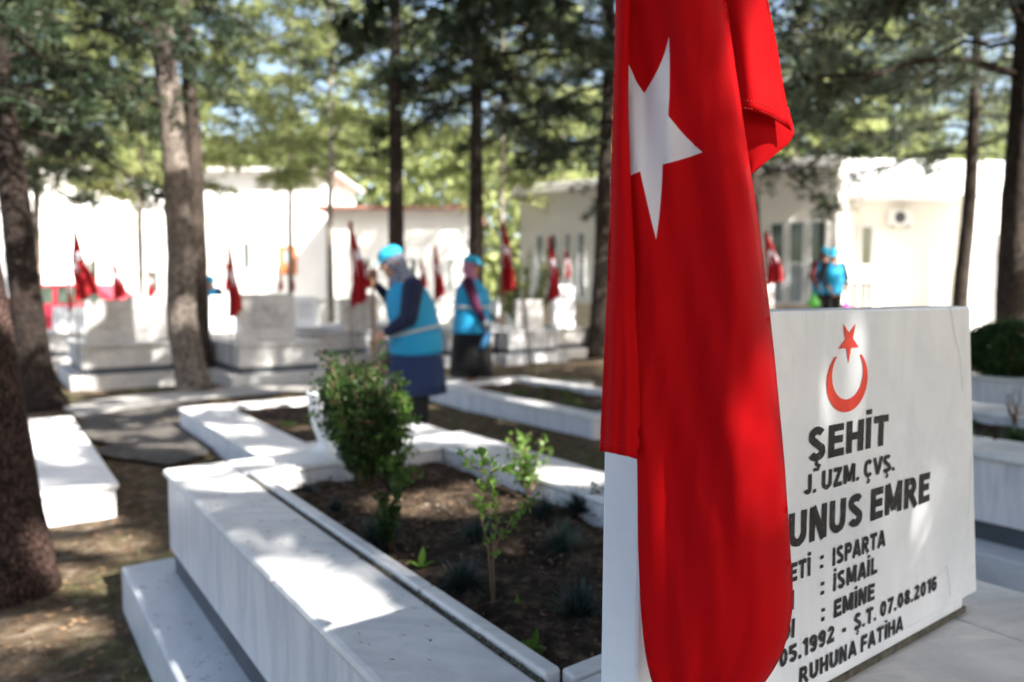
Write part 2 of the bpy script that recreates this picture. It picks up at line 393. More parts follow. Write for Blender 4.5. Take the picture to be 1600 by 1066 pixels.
path_px = [(60, 660), (290, 624), (480, 606), (690, 600), (1000, 596), (1000, 582), (700, 588), (480, 596), (290, 606), (60, 632)]
poly_sheet('path', [P(x, y).xy.to_3d() for x, y in [(110, 655), (300, 628), (500, 612), (700, 610), (930, 622), (930, 598), (700, 592), (500, 598), (300, 612), (100, 632)]], .022, M['paving'], .05)
poly_sheet('asphalt_path', [P(x, y).xy.to_3d() for x, y in [(95, 655), (200, 642), (300, 630), (350, 645), (330, 690), (300, 720), (262, 735), (205, 728), (165, 705), (120, 668)]], .020, M['asphalt'], .13, 3)
poly_sheet('plaza', [Vector((-40, 15, 0)), Vector((-40, 60, 0)), Vector((45, 60, 0)), Vector((45, 12.2, 0)), Vector((4, 13.6, 0)), Vector((2, 17, 0)), Vector((-8, 17, 0))], .03, M['paving'], .1, 4)

# ------------------------------------------------------------------ graves
def slab_ring(bm, o, i, z0, z1, bev=.004, gap=.0016, split=1):
    """four butt-jointed bars between outer rect o and inner rect i (x0,x1,y0,y1)"""
    def run(x0, x1, y0, y1, ax, n):
        for k in range(n):
            if ax == 'y':
                a = y0 + (y1 - y0) * k / n + gap / 2; b = y0 + (y1 - y0) * (k + 1) / n - gap / 2; add_box(bm, x0, x1, a, b, z0, z1, bev)
            else:
                a = x0 + (x1 - x0) * k / n + gap / 2; b = x0 + (x1 - x0) * (k + 1) / n - gap / 2; add_box(bm, a, b, y0, y1, z0, z1, bev)
    run(o[0], i[0], o[2], o[3], 'y', split); run(i[1], o[1], o[2], o[3], 'y', split)
    run(i[0], i[1], o[2], i[2], 'x', 1); run(i[0], i[1], i[3], o[3], 'x', 1)
def soil_patch(parent, r, z, amp=.03, seed=0, cell=.035, mat=None):
    nx = max(6, int((r[1] - r[0]) / cell)); ny = max(6, int((r[3] - r[2]) / cell))
    xs = np.linspace(r[0], r[1], nx); ys = np.linspace(r[2], r[3], ny); X, Y = np.meshgrid(xs, ys)
    ex = np.minimum(np.minimum(X - r[0], r[1] - X), np.minimum(Y - r[2], r[3] - Y)); ed = np.clip(ex / .12, 0, 1)
    Z = z + amp * (vnoise(X * 6, Y * 6, seed) - .4) + amp * .5 * (vnoise(X * 17, Y * 17, seed + 1) - .5) + amp * .5 * ed + amp * .22 * (vnoise(X * 55, Y * 55, seed + 2) - .5)
    V = np.stack([X, Y, Z], -1).reshape(-1, 3); F = [(j * nx + i, j * nx + i + 1, (j + 1) * nx + i + 1, (j + 1) * nx + i) for j in range(ny - 1) for i in range(nx - 1)]
    return mesh_obj('soil', V.tolist(), F, mat or M['soil'], parent, True)
def headstone(parent, v0, v1, y0, th, z0, z1, mat, taper=.015, foot=True, marks=True, seed=0, lean=0):
    bm = bmesh.new(); add_box(bm, v0, v1, y0, y0 + th, z0, z1, bev=.006)
    for v in bm.verts:
        t = (v.co.z - z0) / (z1 - z0); c = (v0 + v1) / 2
        v.co.x = c + (v.co.x - c) * (1 - taper * 2 * t / (v1 - v0)); v.co.y += lean * t
    o = bm_obj('headstone', bm, mat, parent)
    if foot:
        box_obj('headstone_foot', (v0 + .05, v1 - .05, y0 + .008, y0 + th - .008, z0 - .035, z0 + .004), mat, o, .002)
    if marks:    # lines of lettering too far off to read: rows of small dark strokes
        rng = random.Random(seed); mb = MB(); hh = z1 - z0; rows = rng.choice([5, 6])
        for r_ in range(rows):
            zc = z0 + hh * (.72 - .11 * r_); half = (v1 - v0) * rng.uniform(.2, .36); cx = (v0 + v1) / 2; x = cx - half; ch = hh * (.055 if r_ != 1 else .075)
            while x < cx + half:
                wd = ch * rng.uniform(.35, .6)
                if rng.random() > .14:
                    for q in ((x, x + ch * .16, zc, zc + ch), (x, x + wd, zc + ch * rng.choice([0, .42, .84]), None)):
                        a, b_, c0, c1 = q; c1 = c1 or c0 + ch * .16
                        k = y0 + lean * ((c0 - z0) / hh) - .0022
                        mb.add(([(a, k, c0), (b_, k, c0), (b_, k, c1), (a, k, c1)], [(0, 1, 2, 3)]))
                x += wd + ch * .25
        s = mb.obj('inscription', M['ink'], o, False)
    return o
def grave(label, v, u, Wd, L, hk=.55, hs=.15, kw=.22, ext=.14, heads=(), mats=('marble_top', 'marble_side', 'marble_step'), seed=0, group='raised marble graves', low=False, front=.45, cat='grave', name='marble_grave', soil_z=.08, bedr=None):
    """origin: near-left corner of the kerb; local x runs along v, local y along u (away)"""
    g = thing(name, label, cat, W(v, u, 0), GA, group)
    bed = (kw, Wd - kw, front if not low else kw, L - kw)
    if bedr: bed = bedr
    if low:
        bm = bmesh.new(); slab_ring(bm, (0.015, Wd - .015, .015, L - .015), (bed[0] + .003, bed[1] - .003, bed[2] + .003, bed[3] - .003), -.05, hk - .03, .003); bm_obj('kerb_wall', bm, M[mats[1]], g)
        bm = bmesh.new(); slab_ring(bm, (0, Wd, 0, L), bed, hk - .03, hk, .006, .002, 2); bm_obj('kerb_top', bm, M[mats[0]], g)
        soil_patch(g, bed, hk - .05, .03, seed)
    else:
        bm = bmesh.new(); slab_ring(bm, (-ext, Wd + ext, -ext, L + ext), (.05, Wd - .05, .05, L - .05), -.05, hs, .006, .003, 2); bm_obj('base_step', bm, M[mats[2]], g)
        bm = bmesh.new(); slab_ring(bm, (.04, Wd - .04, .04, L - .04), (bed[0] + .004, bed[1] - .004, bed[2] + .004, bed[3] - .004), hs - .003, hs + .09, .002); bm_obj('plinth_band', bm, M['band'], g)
        bm = bmesh.new(); slab_ring(bm, (.008, Wd - .008, .008, L - .008), (bed[0] + .002, bed[1] - .002, bed[2] + .002, bed[3] - .002), hs + .09, hk - .035, .003, .002, 2); bm_obj('kerb_wall', bm, M[mats[1]], g)
        bm = bmesh.new(); slab_ring(bm, (-.035, Wd + .035, -.035, L + .035), bed, hk - .035, hk, .014, .004, 2); bm_obj('kerb_top', bm, M[mats[0]], g)
        soil_patch(g, bed, hk - soil_z, .035, seed)
    for h in heads: headstone(g, *h[:2], y0=h[2], th=h[3], z0=hk + .03, z1=h[4], mat=M[h[5] if len(h) > 5 else 'marble_head'], seed=seed + 7)
    return g

# --- the grave in the foreground
FV, FU, FW, FL = .53, .40, 1.33, 2.60       # near-left corner in (v,u), width, length
HK = .55
fg = thing('marble_grave', 'large foreground marble grave with planted bed and headstone bearing a red crescent and star', 'grave', W(FV, FU), GA, 'raised marble graves')
bed = (.272, 1.075, .565, 2.35)
lipo = (.222, 1.075 + .0, .53, 2.35)
bm = bmesh.new(); slab_ring(bm, (-.142, FW + .142, -.142, FL + .16), (.05, FW - .05, .05, FL - .05), -.05, .15, .007, .003, 2); bm_obj('base_step', bm, M['marble_step'], fg)
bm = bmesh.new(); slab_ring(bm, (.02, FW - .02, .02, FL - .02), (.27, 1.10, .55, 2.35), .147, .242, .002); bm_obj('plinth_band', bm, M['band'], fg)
bm = bmesh.new(); slab_ring(bm, (.006, FW - .006, .006, FL - .006), (.225, 1.078, .56, 2.352), .242, HK - .028, .003, .002, 2); bm_obj('kerb_wall', bm, M['marble_side'], fg)
bm = bmesh.new(); slab_ring(bm, (-.01, FW + .01, -.01, FL + .01), (.222, 1.075, .53, 2.35), HK - .028, HK, .012, .0016, 2); bm_obj('kerb_top', bm, M['marble_top'], fg)
bm = bmesh.new()        # raised lip along the near edge of the bed, split by a chipped joint
add_box(bm, .237, .272, .565, 1.02, HK - .06, HK + .008, .006); add_box(bm, .237, .272, 1.026, 2.349, HK - .06, HK + .008, .006)
add_box(bm, .273, 1.074, .531, .566, HK - .06, HK + .006, .006)
bm_obj('bed_lip', bm, M['marble_top'], fg)
rng = random.Random(4); bm = bmesh.new()     # rough dark mortar bead in the gap
add_box(bm, .2225, .2368, .565, 2.349, HK - .06, HK - .006, .001)
for k in range(150):
    y = .57 + k * .0118; r = bmesh.ops.create_icosphere(bm, subdivisions=1, radius=rng.uniform(.0035, .0055))
    for v in r['verts']: v.co += Vector((.2295 + rng.uniform(-.002, .002), y, HK - .004 + rng.uniform(-.002, .001)))
bm_obj('mortar_joint', bm, M['mortar'], fg)
soil_patch(fg, (bed[0], bed[1], bed[2], bed[3]), HK - .085, .04, 5, .016)
# headstone
HU, HT, HV0, HV1, HZ0, HZ1 = .650, .072, .668, 1.690, .585, 1.194
hs_o = headstone(fg, HV0 - FV, HV1 - FV, HU - FU, HT, HZ0, HZ1, M['marble_head'], taper=0, foot=True, marks=False)
for v in hs_o.data.vertices:
    t = (v.co.z - HZ0) / (HZ1 - HZ0); v.co.x += (-.088 * t if v.co.x > .6 else .006 * t)
box_obj('gap_shade_strip', (HV0 - FV + .045, HV1 - FV - .043, HU - FU + .003, HU - FU + HT - .012, HK - .001, HK + .012), M['mortar'], hs_o, .001)  # dark strip for the shade under the headstone, in the mortar colour
def face(px, py, uu=HU):
    d = ray(px, py); t = uu / (d.x * UV_U.x + d.y * UV_U.y); p = d * t
    return (p.x * UV_V.x + p.y * UV_V.y - FV, p.z + CAMH)
YF = HU - FU - .0012
def arc(cx, cy, rx, ry, a0, a1, n=14): return [(cx + rx * cos(R(a0 + (a1 - a0) * k / n)), cy + ry * sin(R(a0 + (a1 - a0) * k / n))) for k in range(n + 1)]
T_ = .235; h_ = T_ / 2
def GL():
    g = {}
    g['I'] = (T_, [[(h_, 0), (h_, 1)]])
    g['E'] = (.62, [[(h_, 0), (h_, 1)], [(h_, 1 - h_), (.62, 1 - h_)], [(h_, .52), (.58, .52)], [(h_, h_), (.64, h_)]])
    g['F'] = (.58, [[(h_, 0), (h_, 1)], [(h_, 1 - h_), (.60, 1 - h_)], [(h_, .50), (.54, .50)]])
    g['L'] = (.58, [[(h_, 0), (h_, 1)], [(h_, h_), (.60, h_)]])
    g['H'] = (.74, [[(h_, 0), (h_, 1)], [(.74 - h_, 0), (.74 - h_, 1)], [(h_, .52), (.74 - h_, .52)]])
    g['T'] = (.68, [[(.34, 0), (.34, 1)], [(0, 1 - h_), (.68, 1 - h_)]])
    g['N'] = (.74, [[(h_, 0), (h_, 1)], [(.74 - h_, 0), (.74 - h_, 1)], [(h_ + .02, 1), (.74 - h_ - .02, 0)]])
    g['M'] = (.92, [[(h_, 0), (h_, 1)], [(.92 - h_, 0), (.92 - h_, 1)], [(h_ + .01, 1), (.46, .12)], [(.92 - h_ - .01, 1), (.46, .12)]])
    g['U'] = (.74, [[(h_, 1)] + arc(.37, .37, .37 - h_, .37 - h_, 180, 360) + [(.74 - h_, 1)]])
    g['J'] = (.56, [[(.56 - h_, 1)] + arc(.28, .29, .28 - h_, .29 - h_, 0, -170)])
    g['V'] = (.66, [[(.02, 1), (.33, .03)], [(.64, 1), (.33, .03)]])
    g['Y'] = (.74, [[(.06, 1), (.37, .47)], [(.68, 1), (.37, .47)], [(.37, 0), (.37, .5)]])
    g['A'] = (.78, [[(.07, 0), (.39, .98)], [(.71, 0), (.39, .98)], [(.18, .27), (.60, .27)]])
    g['Z'] = (.66, [[(.02, 1 - h_), (.64, 1 - h_)], [(.56, .95), (.11, .06)], [(.02, h_), (.66, h_)]])
    g['K'] = (.74, [[(h_, 0), (h_, 1)], [(.14, .38), (.66, 1)], [(.30, .60), (.70, 0)]])
    g['P'] = (.66, [[(h_, 0), (h_, 1)], [(h_, 1 - h_)] + arc(.38, .69, .28 - h_ + .0, .31 - h_, 90, -90) + [(h_, .38 + h_)]])
    g['R'] = (.74, g['P'][1] + [[(.34, .47), (.68, 0)]])
    g['B'] = (.70, [[(h_, 0), (h_, 1)], [(h_, 1 - h_)] + arc(.40, .755, .25 - h_, .245 - h_, 90, -90) + [(h_, .51 + h_)], [(h_, .51 + h_)] + arc(.40, .285, .30 - h_, .30 - h_ + .015, 90, -90) + [(h_, h_)]])
    g['D'] = (.74, [[(h_, 0), (h_, 1)], [(h_, 1 - h_)] + arc(.32, .5, .42 - h_, .5 - h_, 90, -90) + [(h_, h_)]])
    g['C'] = (.74, [arc(.38, .5, .38 - h_, .5 - h_, 42, 318, 22)])
    g['S'] = (.68, [arc(.34, .735, .30 - h_ + .03, .275 - h_ + .01, 25, 235, 14) + arc(.34, .275, .32 - h_ + .02, .285 - h_, 62, -160, 16)])
    g['0'] = (.62, [arc(.31, .5, .31 - h_, .5 - h_, 0, 360, 26)])
    g['1'] = (.42, [[(.32, 0), (.32, 1)], [(.04, .74), (.34, .93)]])
    g['2'] = (.62, [arc(.31, .70, .31 - h_, .30 - h_, 170, -35, 14) + [(.12, h_)], [(.02, h_), (.62, h_)]])
    g['9'] = (.62, [arc(.31, .67, .31 - h_, .33 - h_, 0, 360, 22), [(.62 - h_, .67)] + arc(.31, .36, .31 - h_, .36 - h_, 0, -145, 14)])
    g['6'] = (.62, [[(.62 - x, 1 - y) for x, y in p] for p in g['9'][1]])
    g['8'] = (.62, [arc(.31, .74, .28 - h_, .26 - h_, 0, 360, 20), arc(.31, .28, .31 - h_, .28 - h_, 0, 360, 20)])
    g['7'] = (.60, [[(.02, 1 - h_), (.60, 1 - h_)], [(.52, .95), (.20, 0)]])
    g['5'] = (.62, [[(.58, 1 - h_), (.12, 1 - h_), (.12, .50)], arc(.30, .33, .32 - h_, .33 - h_, 125, -150, 16)])
    g['.'] = (.20, [[(.10, 0), (.10, .2)]]); g['-'] = (.36, [[(0, .38), (.36, .38)]]); g[':'] = (.20, [[(.10, 0), (.10, .2)], [(.10, .5), (.10, .7)]])
    dot = [[(h_, 1.09), (h_, 1.26)]]
    g['İ'] = (T_, g['I'][1] + dot)
    for a, b in (('Ş', 'S'), ('Ç', 'C')): w_ = g[b][0]; g[a] = (w_, g[b][1] + [[(w_ / 2, .02), (w_ / 2, -.10), (w_ / 2 + .10, -.15), (w_ / 2 + .05, -.25), (w_ / 2 - .12, -.25)]])
    return g
GLY = GL()
def text_mesh(st):
    V = []; F = []; x = 0; L = 0
    for ch in st:
        if ch == ' ': x += .30; continue
        w_, strokes = GLY[ch]
        for p in strokes:
            t = (.11 if (ch in 'ŞÇ' and p is strokes[-1]) else T_) / 2; L += 1; n = len(p)
            closed = n > 10 and abs(p[0][0] - p[-1][0]) < 1e-6 and abs(p[0][1] - p[-1][1]) < 1e-6
            b = len(V)
            for i in range(n):
                a_ = Vector(p[i - 1] if i else (p[-2] if closed else p[0])); c_ = Vector(p[i + 1] if i < n - 1 else (p[1] if closed else p[-1])); m_ = Vector(p[i])
                d1 = (m_ - a_).normalized() if (m_ - a_).length > 1e-9 else (c_ - m_).normalized(); d2 = (c_ - m_).normalized() if (c_ - m_).length > 1e-9 else d1
                nn = Vector((-(d1 + d2).y, (d1 + d2).x)).normalized(); k = t / max(.5, nn.dot(Vector((-d1.y, d1.x))))
                V.append(Vector((x + m_.x + nn.x * k, m_.y + nn.y * k, L * 1e-4))); V.append(Vector((x + m_.x - nn.x * k, m_.y - nn.y * k, L * 1e-4)))
            for i in range(n - 1): F.append((b + 2 * i, b + 2 * i + 1, b + 2 * i + 3, b + 2 * i + 2))
        x += w_ + .13
    return V, F
H_REF = 1.0
txt = MB(); rngt = random.Random(9)
def put_text(s, x0, x1, z, cap):
    V, F = text_mesh(s); a = min(v.x for v in V); b = max(v.x for v in V)
    out = []
    for v in V: out.append((x0 + (v.x - a) / (b - a) * (x1 - x0) + (rngt.random() - .5) * .0011, YF - (v.z % .0009), z + v.y * cap + (rngt.random() - .5) * .0011))
    txt.add((out, F))
def line(s, lx, ly, rx, ry, cap_px, rext=None):
    a = face(lx, ly); b = face(rx, ry); c = face(rx, ry - cap_px)
    put_text(s, a[0], b[0], (a[1] + b[1]) / 2, c[1] - b[1])
line('ŞEHİT', 1262, 720, 1386, 697, 47)
line('J. UZM. ÇVŞ.', 1255, 773, 1396, 736, 27)
line('UNUS EMRE', 1231, 856, 1451, 785, 45)
a = face(1300, 882); b = face(1382, 855); cp = face(1382, 829)[1] - b[1]
zl = [None] * 3
put_text('ISPARTA', a[0], b[0], (a[1] + b[1]) / 2, cp)
a2 = face(1301, 922); b2 = face(1369, 897); put_text('İSMAİL', a2[0], b2[0], (a2[1] + b2[1]) / 2, face(1369, 871)[1] - b2[1])
a3 = face(1302, 963); b3 = face(1365, 939); put_text('EMİNE', a3[0], b3[0], (a3[1] + b3[1]) / 2, face(1365, 913)[1] - b3[1])
for (px, py, s, wpx) in ((1283, 889, ':', 5), (1284, 930, ':', 5), (1285, 971, ':', 5)):
    q = face(px - wpx / 2, py); q2 = face(px + wpx / 2, py); put_text(s, q[0], q2[0], q[1], cp)
zz = (a[1] + b[1]) / 2; eR = face(1265, 889)[0]; eL = face(1233, 900)[0]
put_text('ETİ', eL, eR, zz, cp); put_text('MEML', eL - .17, eL - .055, zz, cp); put_text('EK', eL - .047, eL - .008, zz, cp)
z2 = (a2[1] + b2[1]) / 2; i2 = face(1239, 945)[0]; put_text('BABA ADI', i2 - .17, i2, z2, cp)
z3 = (a3[1] + b3[1]) / 2; i3 = face(1240, 986)[0]; put_text('ANA ADI', i3 - .15, i3, z3, cp)
line('05.1992  -  Ş.T. 07.08.2016', 1217, 1036, 1462, 928, 22)
line('RUHUNA FATİHA', 1248, 1064, 1410, 990, 23)
yl = face(1231, 856); yr = face(1451, 785); zy = (yl[1] + yr[1]) / 2
put_text('Y', yl[0] - .058, yl[0] - .006, zy, face(1451, 740)[1] - yr[1])
txt.obj('inscription', M['ink'], hs_o, False)
# emblem: crescent and star
def star_pts(cx, cz, r, rot=pi / 2, k=.382):
    return [(cx + (r if i % 2 == 0 else r * k) * cos(rot + i * pi / 5), cz + (r if i % 2 == 0 else r * k) * sin(rot + i * pi / 5)) for i in range(10)]
em = MB()
l_ = face(1291, 590); r_ = face(1355, 585); t_ = face(1322, 545); bt = face(1322, 643)
ec = ((l_[0] + r_[0]) / 2, (t_[1] + bt[1]) / 2); ra = (r_[0] - l_[0]) / 2; rb = (t_[1] - bt[1]) / 2 * 1.02
N = 40; o1 = []; i1 = []
for k in range(N + 1):
    th = -pi / 2 - 2.45 + 4.9 * k / N
    o1.append((ec[0] + ra * cos(th), ec[1] + rb * sin(th)))
    th2 = th
    i1.append((ec[0] + ra * .76 * cos(th), ec[1] + rb * .20 + rb * .80 * sin(th)))
# pinch ends together
for k, q in ((0, 0), (N, N)): i1[k] = o1[k]
V = [(x, YF, z) for x, z in o1] + [(x, YF, z) for x, z in i1]
em.add((V, [(k, k + 1, N + 2 + k, N + 1 + k) for k in range(N)]))
st = face(1321, 537); sr = face(1321, 503)[1] - st[1]
sp = star_pts(ec[0], st[1] - sr * .1, sr * 1.02); rs = (face(1337, 530)[0] - face(1305, 530)[0]) / 2
sp = [(ec[0] + (x - ec[0]) * rs / (sr * .97), z) for x, z in sp]
# star in the picture points downwards in the middle: two points up
cz = st[1]
sp = [(x, 2 * (cz) - z) for x, z in sp]
em.add(([(x, YF, z) for x, z in sp] + [(ec[0], YF, cz)], [(i, (i + 1) % 10, 10) for i in range(10)]))
em.obj('crescent_star_emblem', M['emblem'], hs_o, False)
# a fine crack and grey runs in the marble
mb = MB()
for pts in ([(1450, 918), (1470, 893), (1478, 884), (1481, 905), (1484, 932)], [(1483, 480), (1490, 520), (1499, 560), (1503, 610)]):
    q = [face(*p) for p in pts]
    for i in range(len(q) - 1):
        mb.add(([(q[i][0], YF, q[i][1]), (q[i][0] + .0014, YF, q[i][1]), (q[i + 1][0] + .0014, YF, q[i + 1][1]), (q[i + 1][0], YF, q[i + 1][1])], [(0, 1, 2, 3)]))
mb.obj('crack', M['grime'], hs_o, False)

# --- the second grave joined to its foot, the low plots and the neighbours
g2 = grave('low marble kerb plot with bare soil just beyond the white vase and the tied boxwood', 1.37, 4.40, 1.43, 2.70, hk=.18, kw=.26, low=True, seed=11, group='low marble kerb plots', bedr=(.40, 1.17, .52, 2.50))
g3 = grave('long low marble kerb plot with bare soil right behind the woman in the navy skirt', 4.08, 4.50, 1.35, 2.85, hk=.18, kw=.22, low=True, seed=12, group='low marble kerb plots')
lv, lu = uv_of(P(186, 755, .18))
g4 = grave('low white marble kerb plot at the left, behind the reddish leaning trunk', lv - 1.3, lu, 1.3, 2.7, hk=.18, kw=.42, low=True, seed=13, group='low marble kerb plots')
g5 = grave('marble grave with thin bare shrub in its bed at the right edge', 3.43, .1, 1.45, 2.6, kw=.34, front=.4, seed=14)
g6 = grave('marble grave at the right edge carrying the round clipped hedge', 6.55, .6, 1.35, 3.1, kw=.2, front=.3, seed=15)
def at_front(px, D):
    p = PD(px, 500, D); return uv_of(Vector((p.x, p.y, 0)))
bgs = [  # px of kerb near-left corner, D, width, length, headstones, label
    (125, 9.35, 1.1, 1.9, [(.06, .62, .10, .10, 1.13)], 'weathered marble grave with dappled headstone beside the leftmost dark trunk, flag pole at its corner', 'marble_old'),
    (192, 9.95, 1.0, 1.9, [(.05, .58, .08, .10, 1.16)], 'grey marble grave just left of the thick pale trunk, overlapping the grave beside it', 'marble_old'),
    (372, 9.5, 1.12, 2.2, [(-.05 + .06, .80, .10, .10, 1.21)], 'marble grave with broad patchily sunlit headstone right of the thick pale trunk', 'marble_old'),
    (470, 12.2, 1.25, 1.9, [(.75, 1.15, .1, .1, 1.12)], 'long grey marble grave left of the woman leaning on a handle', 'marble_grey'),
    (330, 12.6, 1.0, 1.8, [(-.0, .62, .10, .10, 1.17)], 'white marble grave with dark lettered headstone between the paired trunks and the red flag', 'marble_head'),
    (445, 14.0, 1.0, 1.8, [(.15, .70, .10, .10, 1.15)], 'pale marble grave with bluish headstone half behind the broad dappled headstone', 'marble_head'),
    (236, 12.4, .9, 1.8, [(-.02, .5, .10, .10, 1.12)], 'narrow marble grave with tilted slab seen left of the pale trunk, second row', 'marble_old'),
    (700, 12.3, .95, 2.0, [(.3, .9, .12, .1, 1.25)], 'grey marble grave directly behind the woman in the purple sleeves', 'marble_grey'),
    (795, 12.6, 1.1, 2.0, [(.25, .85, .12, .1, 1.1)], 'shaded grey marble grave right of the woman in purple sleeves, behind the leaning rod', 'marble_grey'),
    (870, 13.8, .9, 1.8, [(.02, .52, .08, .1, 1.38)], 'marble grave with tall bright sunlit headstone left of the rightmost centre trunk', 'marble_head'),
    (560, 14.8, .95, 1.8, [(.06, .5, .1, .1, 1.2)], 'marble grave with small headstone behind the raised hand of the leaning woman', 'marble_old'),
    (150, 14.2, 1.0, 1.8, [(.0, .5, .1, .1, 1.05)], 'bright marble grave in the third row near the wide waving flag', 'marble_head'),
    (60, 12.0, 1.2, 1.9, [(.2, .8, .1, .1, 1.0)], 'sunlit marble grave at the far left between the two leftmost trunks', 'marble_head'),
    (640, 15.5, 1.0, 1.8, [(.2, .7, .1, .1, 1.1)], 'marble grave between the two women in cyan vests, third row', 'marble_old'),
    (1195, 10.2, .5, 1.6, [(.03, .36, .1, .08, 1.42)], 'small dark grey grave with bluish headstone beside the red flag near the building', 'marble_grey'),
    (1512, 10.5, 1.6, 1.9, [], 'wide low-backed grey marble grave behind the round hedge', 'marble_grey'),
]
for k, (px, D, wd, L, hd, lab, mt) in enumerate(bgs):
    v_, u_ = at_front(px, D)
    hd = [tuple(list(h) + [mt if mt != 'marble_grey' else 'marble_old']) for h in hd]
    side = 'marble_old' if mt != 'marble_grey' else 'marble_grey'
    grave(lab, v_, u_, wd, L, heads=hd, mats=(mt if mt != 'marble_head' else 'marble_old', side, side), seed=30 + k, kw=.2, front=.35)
# pale stone bench behind the graves
b0 = P(862, 552)
bn = thing('stone_bench', 'small cream stone bench on the path between the leaning rod and the thick centre trunk', 'bench', b0, R(8))
box_obj('bench_top', (-.3, .3, -.16, .16, .24, .30), M['marble_old'], bn, .008)
box_obj('leg', (.04, .24, -.13, .13, -.02, .239), M['marble_head'], bn, .006); box_obj('leg', (-.26, -.18, -.12, .12, -.02, .239), M['marble_grey'], bn, .006)

# ------------------------------------------------------------------ foreground flag
FD = .83
def fxz(px, py, D=FD): p = PD(px, py, D); return Vector((p.x, p.z))
def interp(tab, y):
    for i in range(len(tab) - 1):
        if tab[i][1] <= y <= tab[i + 1][1]:
            t = (y - tab[i][1]) / (tab[i + 1][1] - tab[i][1]); return tab[i][0] * (1 - t) + tab[i + 1][0] * t
    return tab[-1][0] if y > tab[-1][1] else tab[0][0]
def smooth_tab(tab, n=60):
    y0, y1 = tab[0][1], tab[-1][1]; out = []
    for k in range(n + 1):
        y = y0 + (y1 - y0) * k / n; s = 0
        for d in (-18, -9, 0, 9, 18): s += interp(tab, min(max(y + d, y0), y1))
        out.append((s / 5, y))
    return out
ML = smooth_tab([(1040, -260), (1000, -120), (985, 0), (985, 60), (985, 120), (987, 270), (990, 400), (994, 560), (996, 720), (997, 850), (1001, 950), (1008, 1020), (1018, 1066), (1040, 1120)])
ML = [(x - (11 if y < 640 else 11 * max(0, (700 - y) / 60)), y) for x, y in ML]
MR = smooth_tab([(1112, -260), (1124, -100), (1134, 0), (1143, 70), (1155, 150), (1168, 240), (1185, 350), (1198, 450), (1212, 580), (1225, 720), (1233, 840), (1239, 930), (1237, 965), (1222, 1025), (1196, 1066), (1150, 1120)])
def flag_sheet(name, left, right, depth, parent, star=None, hem=None, extra=0, step_y=9, step_x=9, thick=.0012, mats=None):
    """left/right: (px,py) tables; depth(s, px, py) -> D"""
    y0 = left[0][1]; y1 = left[-1][1]; pts = []; ny = int((y1 - y0) / step_y); rows = []
    bl, br = [], []
    for j in range(ny + 1):
        y = y0 + (y1 - y0) * j / ny; a = interp(left, y); b = interp(right, y); n = max(3, int((b - a) / step_x))
        for i in range(n + 1): pts.append(Vector((a + (b - a) * i / n, y)))
        bl.append(len(pts) - n - 1); br.append(len(pts) - 1)
    poly = None; faces_in = []
    if star:
        s0 = len(pts)
        for p in star: pts.append(Vector(p))
        faces_in = [list(range(s0, s0 + len(star)))]
    boundary = [(bl[i], bl[i + 1]) for i in range(ny)] + [(br[i], br[i + 1]) for i in range(ny)]
    # rim points
    top = [i for i in range(bl[0], br[0])]; boundary += [(i, i + 1) for i in top]
    bot = [i for i in range(bl[-1], br[-1])]; boundary += [(i, i + 1) for i in bot]
    r = geometry.delaunay_2d_cdt(pts, boundary, faces_in, 0, 1e-4)
    vs = r[0]; V = []
    for p in vs:
        a = interp(left, p.y); b = interp(right, p.y); s = (p.x - a) / max(1e-6, b - a); s = min(max(s, 0), 1)
        q = PD(p.x, p.y, depth(s, p.x, p.y)); V.append(tuple(q))
    F = []; fm = []
    def inside(pt, poly):
        c = False; n = len(poly)
        for i in range(n):
            x1, y1_ = poly[i]; x2, y2 = poly[(i + 1) % n]
            if (y1_ > pt[1]) != (y2 > pt[1]) and pt[0] < (x2 - x1) * (pt[1] - y1_) / (y2 - y1_) + x1: c = not c
        return c
    for f in r[2]:
        cx = sum(vs[i].x for i in f) / len(f); cy = sum(vs[i].y for i in f) / len(f)
        if cy > y1 or cy < y0 or cx < interp(left, cy) - .5 or cx > interp(right, cy) + .5: continue
        F.append(tuple(f)); fm.append(1 if (star and inside((cx, cy), star)) else 0)
    o = mesh_obj(name, V, F, None, parent, True, mats or [M['flag_red'], M['flag_white']], fm)
    m = o.modifiers.new('t', 'SOLIDIFY'); m.thickness = thick; m.offset = 0
    return o
flag = thing('flag', 'large red flag with white star hanging limp in front of the headstone, in the foreground', 'flag', PD(1082, 1066, .88).xy.to_3d() + Vector((0, 0, HK)), 0, 'red flags on poles')
fl_par = flag
def keep(o):       # geometry was computed in world space: counter the root's offset
    o.matrix_parent_inverse = Matrix.Translation(flag.location).inverted() if False else Matrix.Identity(4)
    for v in o.data.vertices: v.co -= flag.location
    return o
def bez(a, b, bulge, n=10):
    a = Vector(a); b = Vector(b); d = b - a; nrm = Vector((-d.y, d.x)).normalized(); m = (a + b) / 2 + nrm * bulge
    return [tuple(a * (1 - t) ** 2 + m * 2 * t * (1 - t) + b * t * t) for t in [k / n for k in range(n)]]
star = [(982, 100)] + bez((989.5, 117), (1007, 146), 3, 6) + bez((1007, 146), (1046, 58), 9) + bez((1046, 58), (1044, 181), -3, 8) + bez((1044, 181), (1098, 238), 5) + bez((1098, 238), (1036, 257), -2, 8) + bez((1036, 257), (1025, 374), -3, 8) + bez((1025, 374), (1000, 268), -1, 6) + bez((1000, 268), (991, 272), 0, 2) + [(982, 276), (982, 200)]
